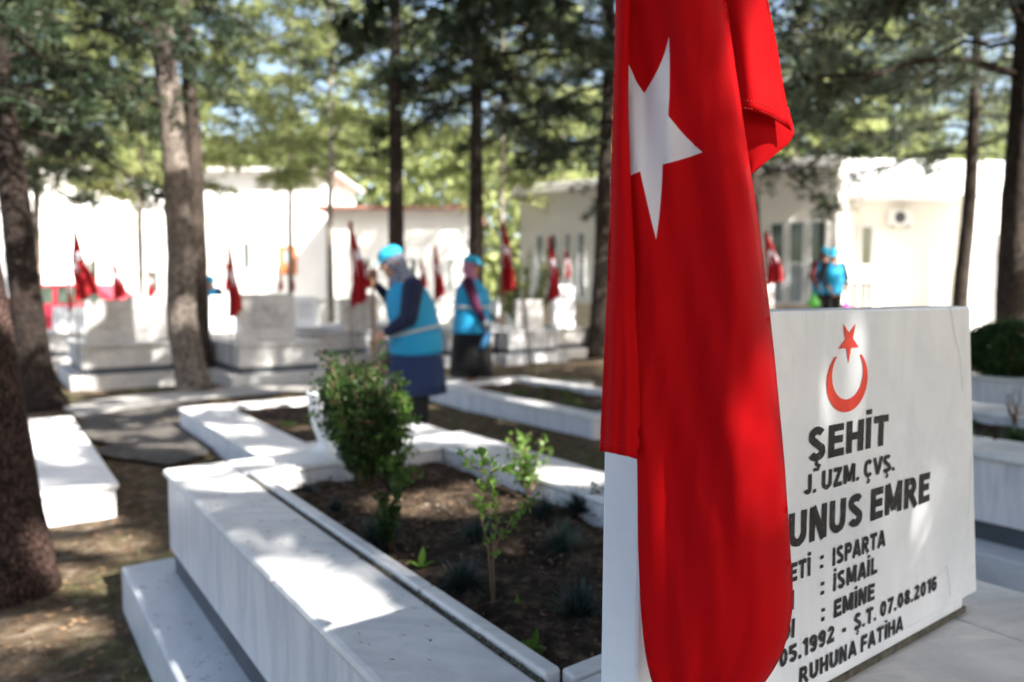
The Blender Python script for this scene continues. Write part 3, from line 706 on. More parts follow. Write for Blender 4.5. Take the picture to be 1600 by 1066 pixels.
def d_main(s, x, y):
    c = .70 + .05 * sin(y * .006)
    if s < c: d = -.040 * (s / c) ** 1.7
    else:
        t = (s - c) / (1 - c); d = -.040 + .064 * (1 - math.sqrt(max(0, 1 - t ** 2.1)))
    d += .0055 * sin(s * 9 + y * .008) * min(1, s * 3) + .003 * sin(s * 21 - y * .013) + .0012 * sin(s * 46 + y * .021 + 2 * sin(y * .01)) + .002 * sin(y * .016 + s * 6)
    if y > 700:
        k = min(1, (y - 700) / 200); e = s - (.17 + .0001 * (y - 700)); d += .006 * k * math.exp(-(e / .03) ** 2)
    if s < .12: d += .010 * (1 - s / .12) ** 2
    return FD + d
keep(flag_sheet('flag_cloth', ML, MR, d_main, flag, star))
SL = smooth_tab([(1030, -260), (985, -120), (963, -20), (961, 60), (958, 200), (951, 400), (945, 550), (940, 650), (937, 704)])
SR = [(1048, -260), (1003, -120), (986, -20), (985, 20), (981, 100), (981, 160), (984, 260), (988, 340), (993, 430), (992, 500), (998, 560), (1000, 640), (998, 704)]
SR = smooth_tab(SR)
def d_strip(s, x, y):
    k = min(1, max(0, (y - 250) / 450))
    return FD - .008 - .010 * math.sin(s * pi) + .0035 * k * sin(s * 16) + (.016 * (1 - s) ** 3) + .0015 * sin(y * .02 + s * 4)
def with_bottom(fn): return fn
sheet2 = keep(flag_sheet('front_fold', SL, SR, d_strip, flag, None, step_x=4))
# slanting hem at the foot of the fold: shear the last rows
for v in sheet2.data.vertices:
    wz = v.co.z + flag.location.z; zb = PD(970, 704, FD).z
    if wz < zb + .10:
        k = 1 - (wz - zb) / .10; s = (v.co.x + flag.location.x - PD(937, 704, FD).x) / (PD(998, 704, FD).x - PD(937, 704, FD).x); v.co.z -= .011 * max(0, k) * max(0, s)
def seam(name, pts, D, w_, parent, mat, dash=False):
    mb = MB(); q = [PD(x, y, D(x, y)) - flag.location for x, y in pts]
    for i in range(len(q) - 1):
        if dash:
            n = max(1, int((q[i + 1] - q[i]).length / .0035))
            for k in range(n):
                a = q[i].lerp(q[i + 1], (k + .15) / n); b = q[i].lerp(q[i + 1], (k + .8) / n); mb.add(tube([a, b], [w_, w_], 5))
        else: mb.add(tube([q[i], q[i + 1]], [w_, w_], 5))
    return mb.obj(name, mat, parent)
M['stitch'] = plain('red_thread', (.40, .015, .015), .6, .2)
hemD = lambda x, y: d_strip((x - 937) / 61, x, y) - .0012
seam('hem_stitching', [(938, 690), (947, 691), (956, 693), (965, 695), (975, 698), (985, 701), (997, 705)], hemD, .00035, sheet2, M['stitch'], True)
seam('hem_stitching', [(1229, 880), (1228, 930), (1222, 965), (1206, 1010), (1186, 1045), (1168, 1075)], lambda x, y: d_main((x - interp(ML, y)) / (interp(MR, y) - interp(ML, y)), x, y) - .0013, .00035, bpy.data.objects['flag_cloth'], M['stitch'], True)
# the fold at the right with its turned-back corner
UL = smooth_tab([(1090, -260), (1105, -120), (1118, 0), (1135, 80), (1150, 150), (1152, 166)])
UR = smooth_tab([(1150, -260), (1178, -120), (1198, 0), (1210, 50), (1217, 90), (1226, 140), (1236, 166)])
def d_up(s, x, y): return FD + .050 - .012 * sin(min(1, s * 1.1) * pi) + .006 * s * s + .003 * sin(s * 7 + y * .02)
sh3 = flag_sheet('right_fold', UL, UR, d_up, flag, None, step_x=5)
zt = PD(1200, 166, .88).z
for v in sh3.data.vertices:      # the lower hem arcs down to the corner
    if v.co.z < zt + .06:
        k = max(0, 1 - (v.co.z - zt) / .06); x = v.co.x; xa = PD(1150, 166, .88).x; xb = PD(1236, 166, .88).x; s = min(max((x - xa) / (xb - xa), 0), 1)
        v.co.z -= k * (.004 + .026 * s ** 2.0); v.co.x += k * .003 * s
keep(sh3)
def d_under(s, x, y): return FD + .066 - .004 * sin(s * pi) + .006 * (1 - s)
VL = [(1140, 168), (1150, 200), (1160, 240), (1170, 274)]
VR = [(1232, 168), (1240, 200), (1240.5, 210), (1231, 226), (1205, 246), (1172, 274)]
keep(flag_sheet('turned_corner', VL, VR, d_under, flag, None, step_x=5, step_y=4))
seam('hem_stitching', [(1156, 155), (1170, 158), (1185, 160), (1200, 166), (1208, 170)], lambda x, y: d_up((x - 1150) / 86, x, y) - .0015, .0004, sh3, M['stitch'], True)
seam('hem_stitching', [(1156, 168), (1172, 170), (1190, 174), (1205, 181), (1220, 190)], lambda x, y: d_up((x - 1150) / 86, x, y) - .0015, .0004, sh3, M['stitch'], True)
mb = MB(); mb.add(tube([(0, 0, -.01), (0, 0, .6), (0, 0, 1.35)], [.009, .009, .008], 16)); mb.obj('pole', M['steel'], flag)
bm = bmesh.new(); bmesh.ops.create_uvsphere(bm, u_segments=16, v_segments=8, radius=.016)
for v in bm.verts: v.co.z += 1.36
bm_obj('finial', bm, M['steel'], flag, True)
mb = MB()
for z in (.95, 1.1): mb.add(tube([(0, -.045, z), (0, 0, z + .01)], [.002, .002], 6)); mb.add(tube([(.012 * cos(a), .012 * sin(a), z + .01) for a in [k * pi / 6 for k in range(13)]], [.002] * 13, 5))
mb.obj('tie', M['flag_white'], flag)

# ------------------------------------------------------------------ far flags
def far_flag_mesh(seed, wide=0.0, L=.85):
    rng = random.Random(seed); V = []; F = []; ny, nx = 26, 18; fold = rng.uniform(2.2, 3.4); ph = rng.uniform(0, 6)
    for j in range(ny + 1):
        t = j / ny; wd = .035 + (.13 + wide * .9) * t ** (1.1 if not wide else 1.0)
        for i in range(nx + 1):
            s = i / nx
            x = s * wd + (.02 * sin(t * 5 + ph) if j else 0) + wide * .55 * t * t * s
            y = (.035 * t + .012) * sin(s * fold * pi * 2 * .8 + ph + t) + .01 * sin(t * 9)
            z = -t * L * (1 - (.10 + wide * .35) * s) - .02 * abs(sin(s * fold * pi))
            V.append((x, y, z))
    for j in range(ny):
        for i in range(nx): F.append((j * (nx + 1) + i, j * (nx + 1) + i + 1, (j + 1) * (nx + 1) + i + 1, (j + 1) * (nx + 1) + i))
    fm = [0] * len(F)
    for j in range(ny):        # part of the white crescent showing in the folds
        for i in range(nx):
            t = (j + .5) / ny; s = (i + .5) / nx; r1 = math.hypot((t - .50) * 2.6, (s - .55) * 1.0); r2 = math.hypot((t - .56) * 3.0, (s - .60) * 1.25)
            if r1 < .42 and r2 > .34: fm[j * nx + i] = 1
    me = bpy.data.meshes.new('flag_cloth'); me.from_pydata(V, [], F); me.materials.append(M['flag_far']); me.materials.append(M['flag_white'])
    me.polygons.foreach_set('material_index', fm); me.polygons.foreach_set('use_smooth', [True] * len(F)); me.update(); return me
fmesh = [far_flag_mesh(1), far_flag_mesh(5), far_flag_mesh(8), far_flag_mesh(3, .17, .80)]
def far_flag(px, top, bottom, D, k, label, rz=0, tilt=0, wx=1):
    p = PD(px, top, D); zb = PD(px, bottom, D).z
    f = thing('flag', label, 'flag', (p.x, p.y, 0), rz, 'red flags on poles')
    mb = MB(); mb.add(tube([(0, 0, -.03), (0, 0, p.z + .02)], [.011, .009], 8)); mb.obj('pole', M['pole'], f)
    c = bpy.data.objects.new('flag_cloth', fmesh[k]); C.objects.link(c); c.parent = f; c.location = (0.01, -.01, p.z); s = (p.z - zb) / (.85 if k < 3 else .80)
    c.scale = (s * wx, s, s)
FF = [(115, 358, 470, 9.3, 3, 'red flag with white crescent blown out wide to the right, above the leftmost dappled headstone', .9),
 (106, 428, 486, 11.5, 0, 'short red flag half behind the wide waving flag at the left', .9),
 (176, 405, 468, 12.5, 1, 'red flag hanging above the grey slab, second from the left group', 1.3),
 (229, 420, 466, 13.8, 2, 'small red flag just left of the thick pale trunk', 1.2),
 (309, 446, 500, 12.5, 0, 'small red flag just right of the paired trunks', 1.0),
 (357, 380, 495, 9.6, 1, 'long dark red flag at the left corner of the broad dappled headstone', 1.1),
 (350, 408, 456, 12.8, 2, 'red flag with white crescent peeking out behind the long dark flag', 1.3),
 (398, 386, 420, 14.0, 0, 'slim red flag above the broad dappled headstone', 1.0),
 (434, 418, 456, 14.0, 1, 'red flag in front of the orange door', 1.1),
 (455, 424, 456, 15.5, 2, 'faint small red flag right of the orange door', 1.0),
 (546, 345, 480, 11.8, 0, 'tall narrow red flag on a pole left of the leaning woman', .9),
 (566, 405, 452, 14.5, 1, 'red flag right behind the raised hand of the leaning woman', 1.5),
 (656, 405, 452, 15.0, 2, 'red flag close behind the back of the leaning woman', 1.2),
 (679, 383, 468, 12.4, 1, 'long red flag midway between the two women in cyan vests', .9),
 (783, 345, 460, 12.6, 2, 'dark red flag on a pole just right of the woman in purple sleeves', 1.0),
 (857, 370, 472, 12.6, 0, 'dark red flag hanging in front of the white building with two narrow windows', 1.2),
 (882, 390, 435, 13.6, 1, 'small red flag above the tall bright headstone', 1.3),
 (1196, 362, 446, 10.2, 1, 'red flag with small white emblem right of the large foreground flag, near the building', 1.4)]
for (px, t, b, D, k, lab, wx) in FF: far_flag(px, t, b, D, k, lab, rz=R((px * 37) % 80 - 40), wx=wx * (.8 + (px * 13 % 10) * .05))

# ------------------------------------------------------------------ buildings
def bld(name, label, p0, p1, depth, cat='building'):
    """root at p0, local x toward p1, local -y faces the camera"""
    d = (p1 - p0); return thing(name, label, cat, p0, math.atan2(d.y, d.x)), d.length
def window(parent, x0, x1, z0, z1, y=0.0, frost=True, bars=0, nm='window'):
    bm = bmesh.new(); t = .05
    add_box(bm, x0, x0 + t, y - .05, y + .01, z0, z1, .004); add_box(bm, x1 - t, x1, y - .05, y + .01, z0, z1, .004)
    add_box(bm, x0 + t, x1 - t, y - .05, y + .01, z0, z0 + t, .004); add_box(bm, x0 + t, x1 - t, y - .05, y + .01, z1 - t, z1, .004)
    if frost: zm = z0 + (z1 - z0) * .48; add_box(bm, x0 + t, x1 - t, y - .045, y + .008, zm, zm + .04, .003)
    f = bm_obj(nm, bm, M['frame'], parent)
    if frost:
        box_obj('frosted_pane', (x0 + t, x1 - t, y - .02, y + .012, z0 + t, zm), M['frost'], f, 0); box_obj('pane', (x0 + t, x1 - t, y - .02, y + .012, zm + .04, z1 - t), M['glass'], f, 0)
    else: box_obj('pane', (x0 + t, x1 - t, y - .02, y + .012, z0 + t, z1 - t), M['glass'], f, 0)
    return f
pA = PD(812, 458, 19.5); pB = PD(1306, 458, 15.2); pA.z = 0; pB.z = 0
b1, Lb = bld('service_building', 'long cream single storey building with tall narrow windows behind the graves', pA, pB, 6)
b1h = 3.9
box_obj('wall', (0, Lb, 0, 7, 0, b1h), M['wall_cream'], b1, .02)
box_obj('tile_base', (-.01, Lb + .012, -.03, -.002, 0, .95), M['wall_tile'], b1, .005)
box_obj('parapet', (-.15, Lb + .10, -.18, .05, b1h - .12, b1h + .12), M['wall_white'], b1, .02)
def xl(px, y_=458):       # local x on the facade for a pixel column
    a = (px - 800) / FPX; d = pB - pA; t = (a * pA.y - pA.x) / (d.x - a * d.y); return t * Lb
for a, b in ((1202, 1225), (1231, 1256), (1263, 1290)): window(b1, xl(a - 3), xl(b), .98, 2.75)
for a, b in ((838, 850), (858, 872), (882, 893), (902, 915)): window(b1, xl(a), xl(b), 1.1, 2.75)
for a in (.30, .55): window(b1, Lb * a, Lb * a + .6, 1.0, 2.75)
# recessed wing
pC = PD(1306, 458, 17.0); pD_ = PD(1700, 458, 17.5); pC.z = pD_.z = 0
b2, Lc = bld('porch_wing', 'recessed cream porch wing under a bright white eave, right of the narrow windows', pC, pD_, 6)
def xc(px): a = (px - 800) / FPX; d = pD_ - pC; return (a * pC.y - pC.x) / (d.x - a * d.y) * Lc
box_obj('wall', (-.6, xc(1720), 0, 5, 0, 3.6), M['wall_cream'], b2, .02)
box_obj('tile_base', (-.6, xc(1452), -.03, -.002, 0, .9), M['wall_tile'], b2, .005)
for a, b in ((1314, 1334), (1338, 1360)): window(b2, xc(a), xc(b), .95, 2.8)
bm = bmesh.new(); add_box(bm, -.5, xc(1508), -1.1, .3, 3.35, 4.1, .02); bm_obj('eave', bm, M['eave'], b2)
box_obj('column', (xc(1449), xc(1456), -1.05, -.8, 0, 3.349), M['wall_cream'], b2, .01)
mb = MB(); mb.add(tube([(xc(1309), -.14, .0), (xc(1309), -.14, 3.3)], [.05, .05], 10)); mb.obj('downpipe', M['pole'], b2)
box_obj('side_wall', (xc(1458), xc(1508), -1.1, -.8, 0, 3.3), M['wall_white'], b2, .01)
box_obj('gate_panel', (xc(1514), xc(1562), -1.5, -1.44, 0, 3.0), M['eave'], b2, .01)
box_obj('side_wall', (xc(1562), xc(1720), -1.2, -.9, 0, 3.4), M['wall_white'], b2, .01)
q = W(0, 0); ax = thing('air_conditioner', 'white outdoor air conditioner unit with dark fan grille mounted on the shaded porch wall', 'air conditioner', b2.matrix_basis @ Vector((xc(1395), -.16, 2.95)), b2.rotation_euler.z)
ax.scale = (.62, .62, .62)
box_obj('casing', (-.40, .40, -.15, .15, -.28, .28), M['frame'], ax, .02)
mb = MB(); mb.add(([(.1 + .22 * cos(k * pi / 12) - .2, -.153, .22 * sin(k * pi / 12)) for k in range(24)], [tuple(range(24))])); mb.obj('fan_grille', M['ac_dark'], ax, False)
box_obj('bracket', (-.33, -.28, -.12, .15, -.36, -.28), M['pole'], ax, .003); box_obj('bracket', (.28, .33, -.12, .15, -.36, -.28), M['pole'], ax, .003)
# far buildings at the left, in full sun
M['roof_pale'] = plain('pale_roof', (.62, .60, .58), .8, .1)
def house(label, pxa, pxb, D, h, roof=True, doors=(), wins=(), storeys=1, mat='wall_white', dep=6, rise=1.3, D2=None, rm='roof'):
    a = PD(pxa, 458, D); b = PD(pxb, 458, D2 or D); a.z = b.z = 0
    g, L = bld('house', label, a, b, dep, 'house')
    box_obj('wall', (0, L, 0, dep, 0, h), M[mat], g, .02)
    if roof:
        V = [(-.4, -.5, h), (L + .4, -.5, h), (L + .4, dep + .5, h), (-.4, dep + .5, h), (dep * .3, dep / 2, h + rise), (L - dep * .3, dep / 2, h + rise)]
        V += [(x, y, z - .12) for x, y, z in V[:4]]
        mesh_obj('roof', V, [(0, 1, 5, 4), (1, 2, 5), (2, 3, 4, 5), (3, 0, 4), (6, 7, 1, 0), (7, 8, 2, 1), (8, 9, 3, 2), (9, 6, 0, 3), (9, 8, 7, 6)], M[rm], g)
    f = lambda px: (px - pxa) / (pxb - pxa) * L
    for (p0_, p1_, z0, z1) in doors:
        d_ = box_obj('door', (f(p0_), f(p1_), -.05, -.003, z0, z1), M['door'], g, .01)
        box_obj('pane', (f(p0_) + .2, f(p0_) + .2 + (f(p1_) - f(p0_)) * .3, -.06, -.051, z0 + (z1 - z0) * .4, z1 - .2), M['frost'], d_, 0)
    for (p0_, p1_, z0, z1) in wins: window(g, f(p0_), f(p1_), z0, z1, frost=False)
    return g
house('long white house with pale roof and orange door far behind the left graves', 60, 510, 31, 6.4, doors=((438, 465, 2.0, 3.2),), wins=((240, 250, 3.0, 3.6), (232, 250, 1.2, 2.2), (130, 150, 1.4, 2.6), (380, 394, 2.2, 3.4), (470, 480, 4.2, 4.9)), rm='roof_pale', rise=.12)
house('white house with low red roof far behind the two women', 515, 735, 29, 4.6, wins=((570, 580, 1.4, 2.6), (640, 652, 1.4, 2.6), (700, 708, 1.4, 2.6)), rise=.4)
house('white two storey house at the far left edge', -260, 52, 28, 6.8, wins=((-60, -40, 1.4, 2.6), (10, 30, 1.4, 2.8), (-60, -40, 4.0, 5.2)), rm='roof_pale', rise=.12)
# low white garden wall
p0 = PD(-80, 458, 21); p1 = PD(800, 458, 23); p0.z = p1.z = 0
gw, L_ = bld('boundary_wall', 'long low white boundary wall behind the flags', p0, p1, .3, 'wall')
box_obj('wall', (0, L_, 0, .25, 0, .95), M['wall_white'], gw, .01); box_obj('coping', (-.02, L_ + .02, -.04, .29, .95, 1.02), M['marble_old'], gw, .01)
# parked car glimpsed at the left
cp_ = PD(112, 458, 17.5); cp_.z = .03
car = thing('parked_car', 'pinkish red parked car partly hidden behind flags and headstones at the far left', 'car', cp_, R(8))
prof = [(-1.95, .35), (-1.95, .78), (-1.75, .9), (-1.15, .95), (-.65, 1.38), (.75, 1.40), (1.35, .98), (1.85, .9), (1.98, .7), (1.98, .35)]
V = [(x, -.82, z) for x, z in prof] + [(x, .82, z) for x, z in prof]; n_ = len(prof)
F = [tuple(range(n_)), tuple(range(2 * n_ - 1, n_ - 1, -1))] + [(i + n_, (i + 1) % n_ + n_, (i + 1) % n_, i) for i in range(n_)]
M['carpaint'] = plain('pink_red_paint', (.45, .03, .06), .3, .05); M['tyre'] = plain('tyre', (.02, .02, .02), .8)
cb = mesh_obj('body', V, F, M['carpaint'], car)
for xs in ([(-1.0, .95), (-.6, 1.32), (-.05, 1.33), (-.05, .95)], [(.05, .95), (.05, 1.33), (.68, 1.33), (1.15, .98)]):
    mesh_obj('window', [(x, -.825, z) for x, z in xs] + [(x, -.80, z) for x, z in xs], [(0, 1, 2, 3), (4, 5, 6, 7), (0, 1, 5, 4), (1, 2, 6, 5), (2, 3, 7, 6), (3, 0, 4, 7)], M['glass'], car)
for x in (-1.25, 1.25):
    for y in (-.80, .80):
        mb = MB(); mb.add(tube([(x, y - .1, .3), (x, y + .1, .3)], [.3, .3], 20)); wl = mb.obj('wheel', M['tyre'], car)
        mb = MB(); mb.add(tube([(x, y - .11, .3), (x, y - .09, .3)] if y < 0 else [(x, y + .09, .3), (x, y + .11, .3)], [.18, .18], 14)); mb.obj('rim', M['steel'], wl)

# ------------------------------------------------------------------ people
def capsule(p0, p1, r0, r1, n=14, sq=1.0):
    p0 = Vector(p0); p1 = Vector(p1); d = (p1 - p0); L = d.length; t = d.normalized() if L > 1e-6 else Vector((0, 0, 1))
    a = t.orthogonal().normalized(); b = t.cross(a); rings = []
    for k in range(1, 5): th = -pi / 2 + k * pi / 10; rings.append((p0 + t * r0 * sin(th), r0 * cos(th)))
    rings.append((p0, r0)); rings.append((p1, r1))
    for k in range(1, 5): th = k * pi / 10; rings.append((p1 + t * r1 * sin(th), r1 * cos(th)))
    V = []; F = []
    for c, r in rings:
        for k in range(n): V.append(c + (a * cos(2 * pi * k / n) + b * sin(2 * pi * k / n)) * r)
    m = len(rings)
    for i in range(m - 1):
        for k in range(n): F.append((i * n + k, i * n + (k + 1) % n, (i + 1) * n + (k + 1) % n, (i + 1) * n + k))
    F.append(tuple(range(n))[::-1]); F.append(tuple((m - 1) * n + k for k in range(n))); return V, F
def ellips(c, r, n=18, rot=None):
    V = []; F = []; m = 12; c = Vector(c); rm = rot or Matrix.Identity(3)
    for i in range(1, m):
        ph = -pi / 2 + pi * i / m
        for k in range(n): V.append(c + rm @ Vector((r[0] * cos(ph) * cos(2 * pi * k / n), r[1] * cos(ph) * sin(2 * pi * k / n), r[2] * sin(ph))))
    for i in range(m - 2):
        for k in range(n): F.append((i * n + k, i * n + (k + 1) % n, (i + 1) * n + (k + 1) % n, (i + 1) * n + k))
    F.append(tuple(range(n))[::-1]); F.append(tuple((m - 2) * n + k for k in range(n))); return V, F
def loft(secs, n=28, wob=0, seed=0, cap=True):
    """secs: (cx, cy, z, rx, ry) stacked ellipses"""
    rng = random.Random(seed); V = []; F = []
    phs = rng.uniform(0, 6)
    for i, (cx, cy, z, rx, ry) in enumerate(secs):
        for k in range(n):
            th = 2 * pi * k / n; w_ = 1 + wob * (i / len(secs)) * sin(th * 7 + phs) + wob * .5 * (i / len(secs)) * sin(th * 11 + phs * 2)
            V.append(Vector((cx + rx * cos(th) * w_, cy + ry * sin(th) * w_, z)))
    for i in range(len(secs) - 1):
        for k in range(n): F.append((i * n + k, i * n + (k + 1) % n, (i + 1) * n + (k + 1) % n, (i + 1) * n + k))
    if cap: F.append(tuple(range(n))[::-1]); F.append(tuple((len(secs) - 1) * n + k for k in range(n)))
    return V, F
def blob(name, parts, voxel, mat, parent, smooth=2):
    mb = MB()
    for p in parts: mb.add(p)
    o = mb.obj(name, mat, None, True)
    bm = bmesh.new(); bm.from_mesh(o.data); bmesh.ops.recalc_face_normals(bm, faces=bm.faces); bm.to_mesh(o.data); bm.free()
    m = o.modifiers.new('r', 'REMESH'); m.mode = 'VOXEL'; m.voxel_size = voxel; m.use_smooth_shade = True
    s = o.modifiers.new('s', 'SMOOTH'); s.factor = .6; s.iterations = smooth
    dg = bpy.context.evaluated_depsgraph_get(); dg.update(); me = bpy.data.meshes.new_from_object(o.evaluated_get(dg)); me.name = name
    bpy.data.objects.remove(o); o = bpy.data.objects.new(name, me); C.objects.link(o); me.materials.clear(); me.materials.append(mat)
    me.polygons.foreach_set('use_smooth', [True] * len(me.polygons)); o.parent = parent; return o
def hand(w_, d, side, curl=.6, s=1.0):
    """palm at wrist w_, pointing along d; five curled fingers"""
    d = Vector(d).normalized(); up = Vector(side).normalized(); up = (up - d * up.dot(d)).normalized(); nrm = d.cross(up)
    w_ = Vector(w_); out = [capsule(w_, w_ + d * .05 * s, .022 * s, .030 * s)]
    pc = w_ + d * .055 * s
    out += [ellips(pc, (.034 * s, .034 * s, .034 * s))]
    for k, (off, ln) in enumerate(((.028, .066), (.010, .075), (-.009, .070), (-.027, .056))):
        a = pc + up * off * s + d * .022 * s; b = a + (d * cos(curl * .5) + nrm * sin(curl * .5)) * ln * .45 * s
        c = b + (d * cos(curl * 1.5) + nrm * sin(curl * 1.5)) * ln * .32 * s; e = c + (d * cos(curl * 2.5) + nrm * sin(curl * 2.5)) * ln * .25 * s
        out += [capsule(a, b, .010 * s, .009 * s, 8), capsule(b, c, .009 * s, .0085 * s, 8), capsule(c, e, .0085 * s, .007 * s, 8)]
    a = w_ + d * .025 * s + up * .022 * s; b = a + (up * .7 + d * .6 + nrm * .4).normalized() * .035 * s; c = b + (d * .7 + nrm * .7 + up * .1).normalized() * .03 * s
    out += [capsule(a, b, .013 * s, .011 * s, 8), capsule(b, c, .010 * s, .008 * s, 8)]
    return out
def head_parts(c, fwd, pitch=0, s=1.0):
    """c = head centre; fwd unit horizontal facing; returns skin parts, transform"""
    f = Vector(fwd).normalized(); side = Vector((0, 0, 1)).cross(f).normalized()
    B = Matrix((f, side, Vector((0, 0, 1)))).transposed()       # local x = forward, y = left, z = up
    B = B @ Matrix.Rotation(pitch, 3, 'Y'); c = Vector(c)
    T = lambda x, y, z: c + B @ (Vector((x, y, z)) * s)
    E = lambda x, y, z, rx, ry, rz: ellips(T(x, y, z), (rx * s, ry * s, rz * s), rot=B)
    sk = [E(0, 0, .01, .092, .074, .112), E(.035, 0, -.055, .055, .052, .058), capsule(T(.086, 0, .012), T(.108, 0, -.022), .009 * s, .014 * s, 8),
          E(.082, 0, -.052, .014, .024, .008), E(.076, 0, -.066, .014, .020, .008), E(.070, 0, -.095, .022, .022, .018),
          E(.078, .030, .028, .016, .022, .007), E(.078, -.030, .028, .016, .022, .007), E(.066, .040, -.020, .022, .020, .022), E(.066, -.040, -.020, .022, .020, .022),
          E(-.01, .077, -.005, .018, .008, .028), E(-.01, -.077, -.005, .018, .008, .028)]
    return sk, T, E, B
def cap_obj(T, E, B, parent, mat, s=1.0):
    parts = []
    # crown: flattened half dome
    V, F = ellips((0, 0, 0), (.108, .092, .085)); V = [T(v.x - .008, v.y, max(v.z, -.010) + .048) for v in V]
    mb = MB(); mb.add((V, F)); crown = mb.obj('cap', mat, parent)
    V = []; n = 14; F = []
    for k in range(n + 1):
        a = -1.15 + 2.3 * k / n
        V.append(T(.090 * cos(a), .084 * sin(a), .046)); V.append(T(.075 + .095 * cos(a), .082 * sin(a), .034 - .010 * cos(a)))
        V.append(T(.075 + .095 * cos(a), .082 * sin(a), .029 - .010 * cos(a))); V.append(T(.090 * cos(a), .084 * sin(a), .040))
    for k in range(n):
        for q in range(4): F.append((k * 4 + q, k * 4 + (q + 1) % 4, (k + 1) * 4 + (q + 1) % 4, (k + 1) * 4 + q))
    F.append((0, 1, 2, 3)); F.append((n * 4 + 3, n * 4 + 2, n * 4 + 1, n * 4))
    mesh_obj('brim', V, F, mat, crown, True)
    return crown
def face_features(T, E, parent):
    for sy in (-.030, .030):
        mb = MB(); mb.add(E(.0835, sy, .006, .008, .011, .0055)); mb.obj('eye', M['hair'], parent)
    mb = MB(); mb.add(E(.0945, 0, -.058, .004, .020, .0035)); mb.obj('mouth', M['maroon'], parent)

# --- woman 1, leaning on a long handle, faces left and slightly to the camera
q1 = P(657, 690); q1 = Vector((PD(655, 600, 6.0).x, 6.0, 0))
p1_ = thing('person', 'woman in cyan vest, navy sleeves and navy skirt bending over a long handle', 'person', q1)
fw = Vector((-1, -.25, 0)).normalized()
hs_, T, E, B = head_parts((-.215, -.02, 1.475), fw, R(24))
neck = [capsule((-.10, -.01, 1.30), (-.19, -.02, 1.42), .058, .052)]
legs = [capsule((-.01, -.10, .80), (.0, -.10, .45), .085, .065), capsule((.0, -.10, .45), (.02, -.10, .08), .062, .042), capsule((-.01, .09, .80), (-.02, .09, .45), .085, .065), capsule((-.02, .09, .45), (-.01, .09, .08), .062, .042),
        capsule((.03, -.10, .045), (-.14, -.12, .035), .042, .032), capsule((.0, .09, .045), (-.17, .08, .035), .042, .032)]
torso = [ellips((.0, 0, .86), (.165, .17, .17)), ellips((-.04, 0, 1.08), (.15, .18, .22)), ellips((-.08, 0, 1.24), (.11, .17, .11))]
shR = (-.02, -.185, 1.265); elR = (-.05, -.24, 1.02); wrR = (-.245, -.20, .895)
shL = (-.12, .17, 1.28); elL = (-.27, .22, 1.16); wrL = (-.375, .06, 1.31)
arm = [capsule(shR, elR, .052, .040), capsule(elR, wrR, .038, .024), capsule(shL, elL, .052, .040), capsule(elL, wrL, .038, .024)]
hR = hand(wrR, (-.8, .12, -.55), (0, 0, 1), .75); hL = hand(wrL, (.0, -.35, .9), (-1, 0, 0), .75)
body1 = blob('body', hs_ + neck + legs + torso + arm + hR + hL, .0065, M['skin'], p1_, 2)
face_features(T, E, body1)
cap_obj(T, E, B, p1_, M['cap'])
blob('headscarf', [E(-.012, 0, .012, .100, .086, .108), E(-.03, 0, -.05, .085, .082, .08), capsule(T(-.03, 0, -.10), (-.10, 0, 1.32), .075, .095), capsule(T(.03, 0, -.12), (-.16, -.03, 1.24), .045, .06)], .009, M['scarf_grey'], p1_, 3)
blob('shirt', [capsule(shR, elR, .088, .074), capsule(elR, (-.215, -.205, .915), .070, .044), capsule(shL, elL, .072, .055), capsule(elL, (-.355, .09, 1.28), .052, .036), capsule(shR, shL, .075, .075)], .010, M['navy'], p1_, 3)
blob('safety_vest', [loft([(-.03, 0, .715, .20, .205), (-.025, 0, .745, .222, .222), (-.02, 0, .84, .222, .225), (-.04, 0, .98, .208, .22), (-.07, 0, 1.12, .205, .215), (-.09, 0, 1.24, .165, .20), (-.09, 0, 1.31, .10, .15)], 32, .02, 1)], .012, M['vest'], p1_, 4)
V, F = loft([(-.022, 0, .905, .229, .232), (-.025, 0, .930, .226, .231)], 40, 0, 1, False)
V = [Vector((v.x, v.y, v.z + (v.x + .0) * .22)) for v in V]; mb = MB(); mb.add((V, F)); o = mb.obj('reflective_band', M['silver'], p1_); md = o.modifiers.new('s', 'SOLIDIFY'); md.thickness = .006
mb = MB(); mb.add(loft([(-.03, 0, .75, .20, .20), (-.02, 0, .62, .225, .21), (-.02, 0, .50, .235, .22), (-.02, 0, .395, .245, .225), (-.02, 0, .397, .235, .215), (-.02, 0, .7, .17, .18)], 48, .05, 3)); mb.obj('skirt', M['navy_skirt'], p1_)
blob('trousers', [capsule((.0, -.09, .62), (.02, -.10, .08), .098, .070), capsule((-.0, .08, .62), (-.01, .09, .08), .098, .070)], .012, M['black'], p1_, 3)
for (x, y) in ((.03, -.11), (-.0, .085)):
    mb = MB(); mb.add(ellips((x - .06, y, .035), (.135, .05, .045))); mb.obj('shoe', M['black'], p1_)
# long handle with rake head
hp = thing('rake', 'long wooden rake handle held upright by the leaning woman', 'rake', q1 + Vector((-.39, .0, 0)))
mb = MB(); mb.add(tube([(.07, -.12, .03), (.035, -.11, .7), (.015, .0, 1.30), (.01, .02, 1.42)], [.013, .013, .012, .012], 10)); mb.obj('handle', M['wood'], hp)
mb = MB(); mb.add(tube([(-.13, -.12, .04), (.27, -.12, .04)], [.012, .012], 8))
for k in range(12): mb.add(tube([(-.12 + k * .034, -.12, .035), (-.12 + k * .034, -.16, .0)], [.004, .003], 5))
mb.obj('rake_head', M['steel'], hp)

